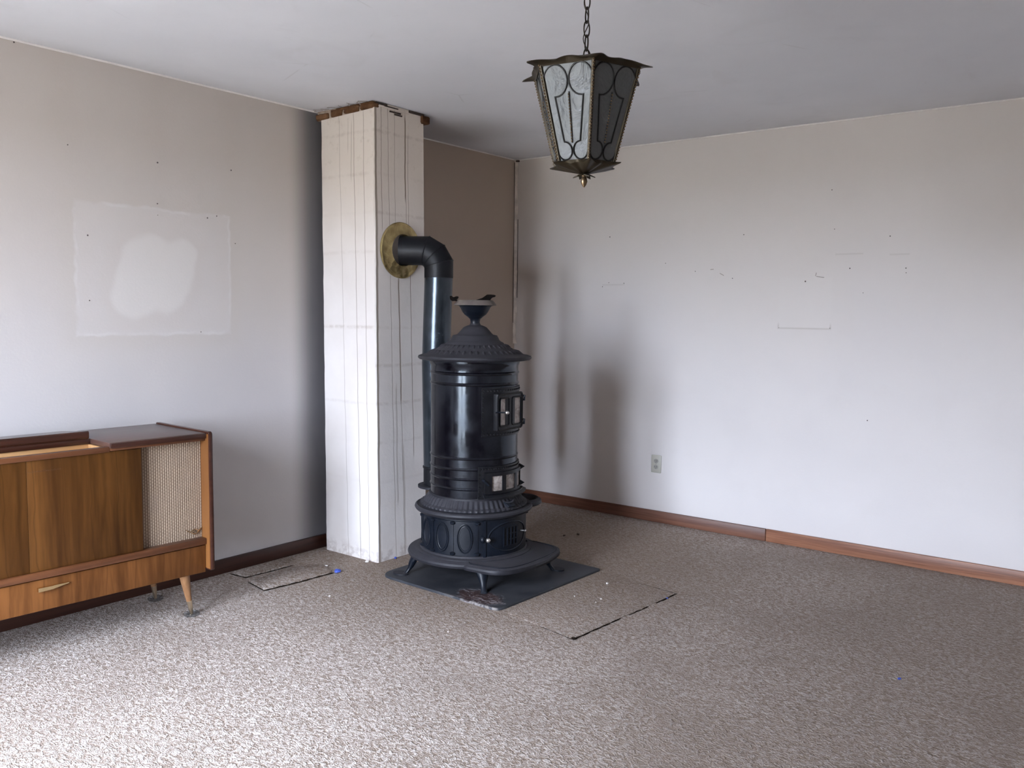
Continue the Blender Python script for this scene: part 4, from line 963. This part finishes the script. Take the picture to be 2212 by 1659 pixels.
# ------------------------------------------------------------------ litter on the carpet
m_blue = plain('blue_scrap', (0.045, 0.085, 0.42), 0.6, nz=0.2); m_crumb = plain('plaster_crumb', (0.70, 0.66, 0.62), 0.8, nz=0.1); m_leaf = plain('brown_crumb', (0.055, 0.028, 0.014), 0.9)
GRP = {'blue_scrap': 'blue scraps on the carpet', 'plaster_crumb': 'white plaster crumbs on the carpet', 'brown_crumb': 'brown crumbs behind the stove'}
def crumb(name, mat, x, y, s, label, cat, seed, z=0.0):
    t = bmesh.new(); bmesh.ops.create_icosphere(t, subdivisions=2, radius=s); rnd = random.Random(seed)
    for q in t.verts: q.co = Vector((q.co.x*1.25, q.co.y, q.co.z*0.7))*(1+rnd.uniform(-0.22, 0.22))
    m = MB(); m.merge(t); zmin = min(q.co.z for q in m.bm.verts)
    for q in m.bm.verts: q.co.z -= zmin
    o = m.build(name, mat, ang=25); o.location = (x, y, z); o.rotation_euler = (0, 0, seed); tag(o, label, cat, GRP[name])
crumb('blue_scrap', m_blue, 0.450, -2.070, 0.0135, 'bright blue crumpled scrap at the corner of the loose carpet square', 'scrap', 1)
crumb('blue_scrap', m_blue, 0.500, -1.700, 0.0075, 'tiny blue scrap at the foot of the chimney', 'scrap', 2)
crumb('blue_scrap', m_blue, 1.968, -1.344, 0.0045, 'tiny blue scrap on the cut seam right of the hearth sheet', 'scrap', 3)
crumb('blue_scrap', m_blue, 3.078, -1.619, 0.0055, 'tiny blue scrap alone on the carpet at far right', 'scrap', 4)
for i, (x, y, s, lab) in enumerate(((0.712, -2.345, 0.005, 'white plaster crumb on the carpet left of the hearth sheet'), (1.635, -1.343, 0.0065, 'largest white crumb right of the hearth sheet corner'),
        (1.614, -1.608, 0.0035, 'small white crumb on the infill carpet nearest the hearth edge'), (1.733, -1.562, 0.004, 'small white crumb in the middle of the infill carpet'), (1.739, -1.616, 0.003, 'smallest white crumb in the middle of the infill carpet'),
        (1.453, -2.332, 0.004, 'pale crumb on the carpet in front of the hearth sheet'), (0.323, -2.035, 0.007, 'pale crumb at the back of the loose carpet square'), (0.432, -1.845, 0.009, 'white plaster crumb under the chimney corner'))):
    crumb('plaster_crumb', m_crumb, x, y, s, lab, 'crumb', 10+i, 0.0025 if 1.5 < x < 1.9 and -2.0 < y < -1.25 else 0.0)
crumb('brown_crumb', m_leaf, 0.985, -0.62, 0.008, 'dark brown crumb behind the stove, the right one of two', 'crumb', 31)
crumb('brown_crumb', m_leaf, 0.937, -0.70, 0.007, 'dark brown crumb behind the stove, the left one of two', 'crumb', 32)

# ------------------------------------------------------------------ hanging lantern
LX, LY, LZ = 2.50, -2.95, 1.742
lan = thing('pendant_lantern', 'six-sided brass and frosted glass lantern hanging on a chain from the ceiling', 'lantern', (LX, LY, LZ), math.radians(-49.6))
m_lb = iron('antique_brass', (0.030, 0.021, 0.009), 0.45, 0.0, bump=0.2, metal=0.6)
m_lead = plain('lead_came', (0.010, 0.009, 0.007), 0.5, 0.4)
m_bead = plain('bead_brass', (0.20, 0.14, 0.08), 0.30, 0.85)
m_ch = plain('chain_bronze', (0.030, 0.022, 0.014), 0.45, 0.6)
def frosted():
    n = NT('frosted_glass', rough=0.3); t = n.t; p = n.coord()
    a = n.noise(n.scale(p, 1, 1, 1), 16, 4, 0.6, 0.6)
    df = n.new('ShaderNodeBsdfDiffuse'); df.inputs[0].default_value = (0.15, 0.158, 0.158, 1)
    tl = n.new('ShaderNodeBsdfTranslucent'); tl.inputs[0].default_value = (0.15, 0.13, 0.105, 1)
    gl = n.new('ShaderNodeBsdfGlossy'); gl.inputs['Roughness'].default_value = 0.22
    bmp = n.new('ShaderNodeBump'); bmp.inputs['Strength'].default_value = 0.6; bmp.inputs['Distance'].default_value = 0.01; n.link(a, bmp.inputs['Height'])
    for q in (df, tl, gl): n.link(bmp.outputs[0], q.inputs['Normal'])
    m1 = n.new('ShaderNodeMixShader'); m1.inputs[0].default_value = 0.25; n.link(df.outputs[0], m1.inputs[1]); n.link(tl.outputs[0], m1.inputs[2])
    fz = n.new('ShaderNodeFresnel'); fz.inputs[0].default_value = 1.55
    m2 = n.new('ShaderNodeMixShader'); n.link(n.math('MULTIPLY', fz.outputs[0], 0.42), m2.inputs[0]); n.link(m1.outputs[0], m2.inputs[1]); n.link(gl.outputs[0], m2.inputs[2])
    t.links.new(m2.outputs[0], n.n['Material Output'].inputs[0]); return n.m
m_fr = frosted()
RT, RB_, Z0, Z1 = 0.152, 0.0845, 0.018, 0.268
def hexp(R, z, k, inn=0.0): a = k*PI/3; return Vector(((R-inn)*cos(a), (R-inn)*sin(a), z))
def lerp(a, b, t): return a+(b-a)*t
for k in range(6):
    b0, b1 = hexp(RB_, Z0, k), hexp(RB_, Z0, k+1); t0, t1 = hexp(RT, Z1, k), hexp(RT, Z1, k+1)
    mb_, mt_ = (b0+b1)/2, (t0+t1)/2; ux = (b1-b0).normalized(); uv_ = (mt_-mb_); L = uv_.length; uy = uv_.normalized(); nn_ = ux.cross(uy).normalized()
    if nn_.dot(mb_) < 0: nn_ = -nn_
    P = lambda s_, v_, o=0.0: tuple(mb_+ux*s_+uy*v_+nn_*o)
    hb_, ht_ = (b1-b0).length/2, (t1-t0).length/2
    g_ = MB(); e = 0.002
    g_.hexa([P(-hb_+e, 0, -0.003), P(hb_-e, 0, -0.003), P(hb_-e, 0, 0), P(-hb_+e, 0, 0), P(-ht_+e, L, -0.003), P(ht_-e, L, -0.003), P(ht_-e, L, 0), P(-ht_+e, L, 0)])
    pane = g_.build('glass_pane', m_fr, lan, smooth=False)
    for s in (-1, 1):
        c1_, v1, r1 = s*0.0365, L-0.046, 0.0345; c2_, v2, r2_ = s*0.0225, 0.030, 0.0205
        pts = [(c1_+s*r1*cos(math.radians(q)), v1+r1*1.18*sin(math.radians(q))) for q in range(0, 271, 15)]
        pts.append((c1_+s*0.004, v1-r1*1.18)); pts.append((c2_-s*0.001+s*0.002, v2+r2_*1.1+0.004)); pts += [(c2_+s*r2_*cos(math.radians(q)), v2+r2_*1.15*sin(math.radians(q))) for q in range(90, 361, 15)]
        lt_ = MB().tube([P(x, v, 0.0012) for x, v in pts], 0.0021, 6).build('lead_tracery', m_lead, pane)
    cb_ = MB(); nb = 17
    for i in range(nb):
        v = lerp(v2+0.024, v1-0.036, i/(nb-1)); cb_.ball(P(0, v, 0.0035), 0.0027, 1)
    cb_.build('bead_strip', m_bead, pane); MB().tube([P(0, v2+0.02, 0.001), P(0, v1-0.03, 0.001)], 0.0021, 6).build('bead_came', m_lead, pane)
    ed = MB(); ed.tube([tuple(b0), tuple(t0)], 0.0055, 6); rail = ed.build('corner_bar', m_lb, lan)
    bd = MB(); nb = 32; out = Vector((cos(k*PI/3), sin(k*PI/3), 0))
    for i in range(nb): bd.ball(tuple(b0.lerp(t0, (i+0.5)/nb)+out*0.005), 0.0033, 1)
    bd.build('bead_strip', m_bead, rail)
# crown with curled leaf tips
NA = 144
def hexr(a, R): q = (a % (PI/3))-PI/6; return R*cos(PI/6)/cos(q)
rows = [[], [], [], [], [], []]
for i in range(NA):
    a = 2*PI*i/NA; d = ((a+PI/6) % (PI/3))-PI/6; tip = math.exp(-(d/0.10)**2); tip2 = math.exp(-(d/0.24)**2); md = ((a) % (PI/3))-PI/6; mid_ = math.exp(-(md/0.20)**2)
    wv = 0.003*sin(a*17)
    r0_ = hexr(a, RT); ro = r0_+0.006+0.020*tip2+0.016*tip+0.010*mid_+wv
    dz = -0.007*tip+0.003*mid_+0.0025*sin(a*11)
    for row, (rad, z) in zip(rows, ((r0_-0.004, Z1-0.005), (r0_+0.002, Z1-0.006), (r0_+0.006, Z1-0.001), (ro, Z1+0.003+dz), (ro-0.002, Z1+0.006+dz), (r0_-0.004, Z1+0.011))):
        row.append((rad*cos(a), rad*sin(a), z))
rows.append(rows[0])
MB().stack(rows, False, False).build('crown', m_lb, lan, ang=50)
tb = MB()
for k in range(3):
    a = k*PI/3; tb.tube([(hexr(a, RT)*cos(a), hexr(a, RT)*sin(a), Z1), (0, 0, Z1+0.012), (-hexr(a, RT)*cos(a), -hexr(a, RT)*sin(a), Z1)], 0.004, 6)
tb.lathe([(0.022, Z1+0.008), (0.022, Z1+0.016), (0.008, Z1+0.024), (0.004, Z1+0.030)], 20); tb.build('top_spider', m_lb, lan)
bt_rows = [[], [], [], [], []]
for i in range(NA):
    a = 2*PI*i/NA; d = ((a+PI/6) % (PI/3))-PI/6; tip = math.exp(-(d/0.10)**2); tip2 = math.exp(-(d/0.22)**2)
    r0_ = hexr(a, RB_); ro = r0_+0.003+0.008*tip2+0.012*tip+0.0015*sin(a*19)
    dz = 0.004*tip+0.002*sin(a*13)
    for row, (rad, z) in zip(bt_rows, ((r0_-0.004, Z0+0.006), (r0_+0.002, Z0+0.006), (ro, Z0-0.002+dz), (ro-0.003, Z0-0.005+dz), (0.012, Z0-0.022))): row.append((rad*cos(a), rad*sin(a), z))
MB().stack(bt_rows, True, True).build('base_tray', m_lb, lan, ang=50)
fn = MB().lathe([(0.006, Z0-0.020), (0.008, Z0-0.026), (0.006, Z0-0.030), (0.0085, Z0-0.036), (0.0095, Z0-0.043), (0.007, Z0-0.051), (0.002, Z0-0.058)], 20).build('finial', m_bead, lan)
lf_ = MB()
for k in range(6):
    a = k*PI/3+0.3; c_, s_ = cos(a), sin(a)
    pts = [(0.004, -0.004, 0), (0.016, -0.009, -0.003), (0.031, 0, -0.009), (0.016, 0.009, -0.003), (0.004, 0.004, 0)]
    lo2 = [lf_.v((x*c_-y*s_, x*s_+y*c_, Z0-0.024+z)) for x, y, z in pts]; hi2 = [lf_.v((x*c_-y*s_, x*s_+y*c_, Z0-0.0215+z)) for x, y, z in pts]
    lf_.face(lo2[::-1]); lf_.face(hi2)
    for i in range(5): lf_.face([lo2[i], lo2[(i+1) % 5], hi2[(i+1) % 5], hi2[i]])
lf_.build('leaf_rosette', m_lb, fn, smooth=False)
# chain and cord up to the ceiling hook
ln = [(0.0085*cos(q), 0, 0.0215*sin(q)*(1.0)) for q in [2*PI*k/22 for k in range(22)]]
link_me = MB().tube(ln, 0.0021, 6, closed=True).build('chain_link', m_ch, mesh_only=True)
zc0 = Z1+0.044; nlk = 0
top_z = H-LZ-0.016
pitch_ = (top_z-zc0)/10.0
for i in range(11):
    inst('chain_link', link_me, lan, (0, 0, zc0+i*pitch_), (0, 0, (math.radians(20) if i % 2 else math.radians(110))), (1, 1, 1 if pitch_ < 0.0385 else pitch_/0.0385))
cord = []
for i in range(60):
    t = i/59; z = lerp(Z1+0.028, H-LZ-0.02, t); a = t*2*PI*4.2
    cord.append(((0.004+0.0065*abs(sin(t*9)))*cos(a), (0.004+0.0065*abs(sin(t*7+1)))*sin(a), z))
MB().tube(cord, 0.0014, 5).build('cord', m_ch, lan)
hk_ = MB().lathe([(0.030, H-LZ), (0.030, H-LZ-0.006), (0.018, H-LZ-0.016), (0.006, H-LZ-0.022)], 24); hk_.build('ceiling_plate', m_lb, lan)
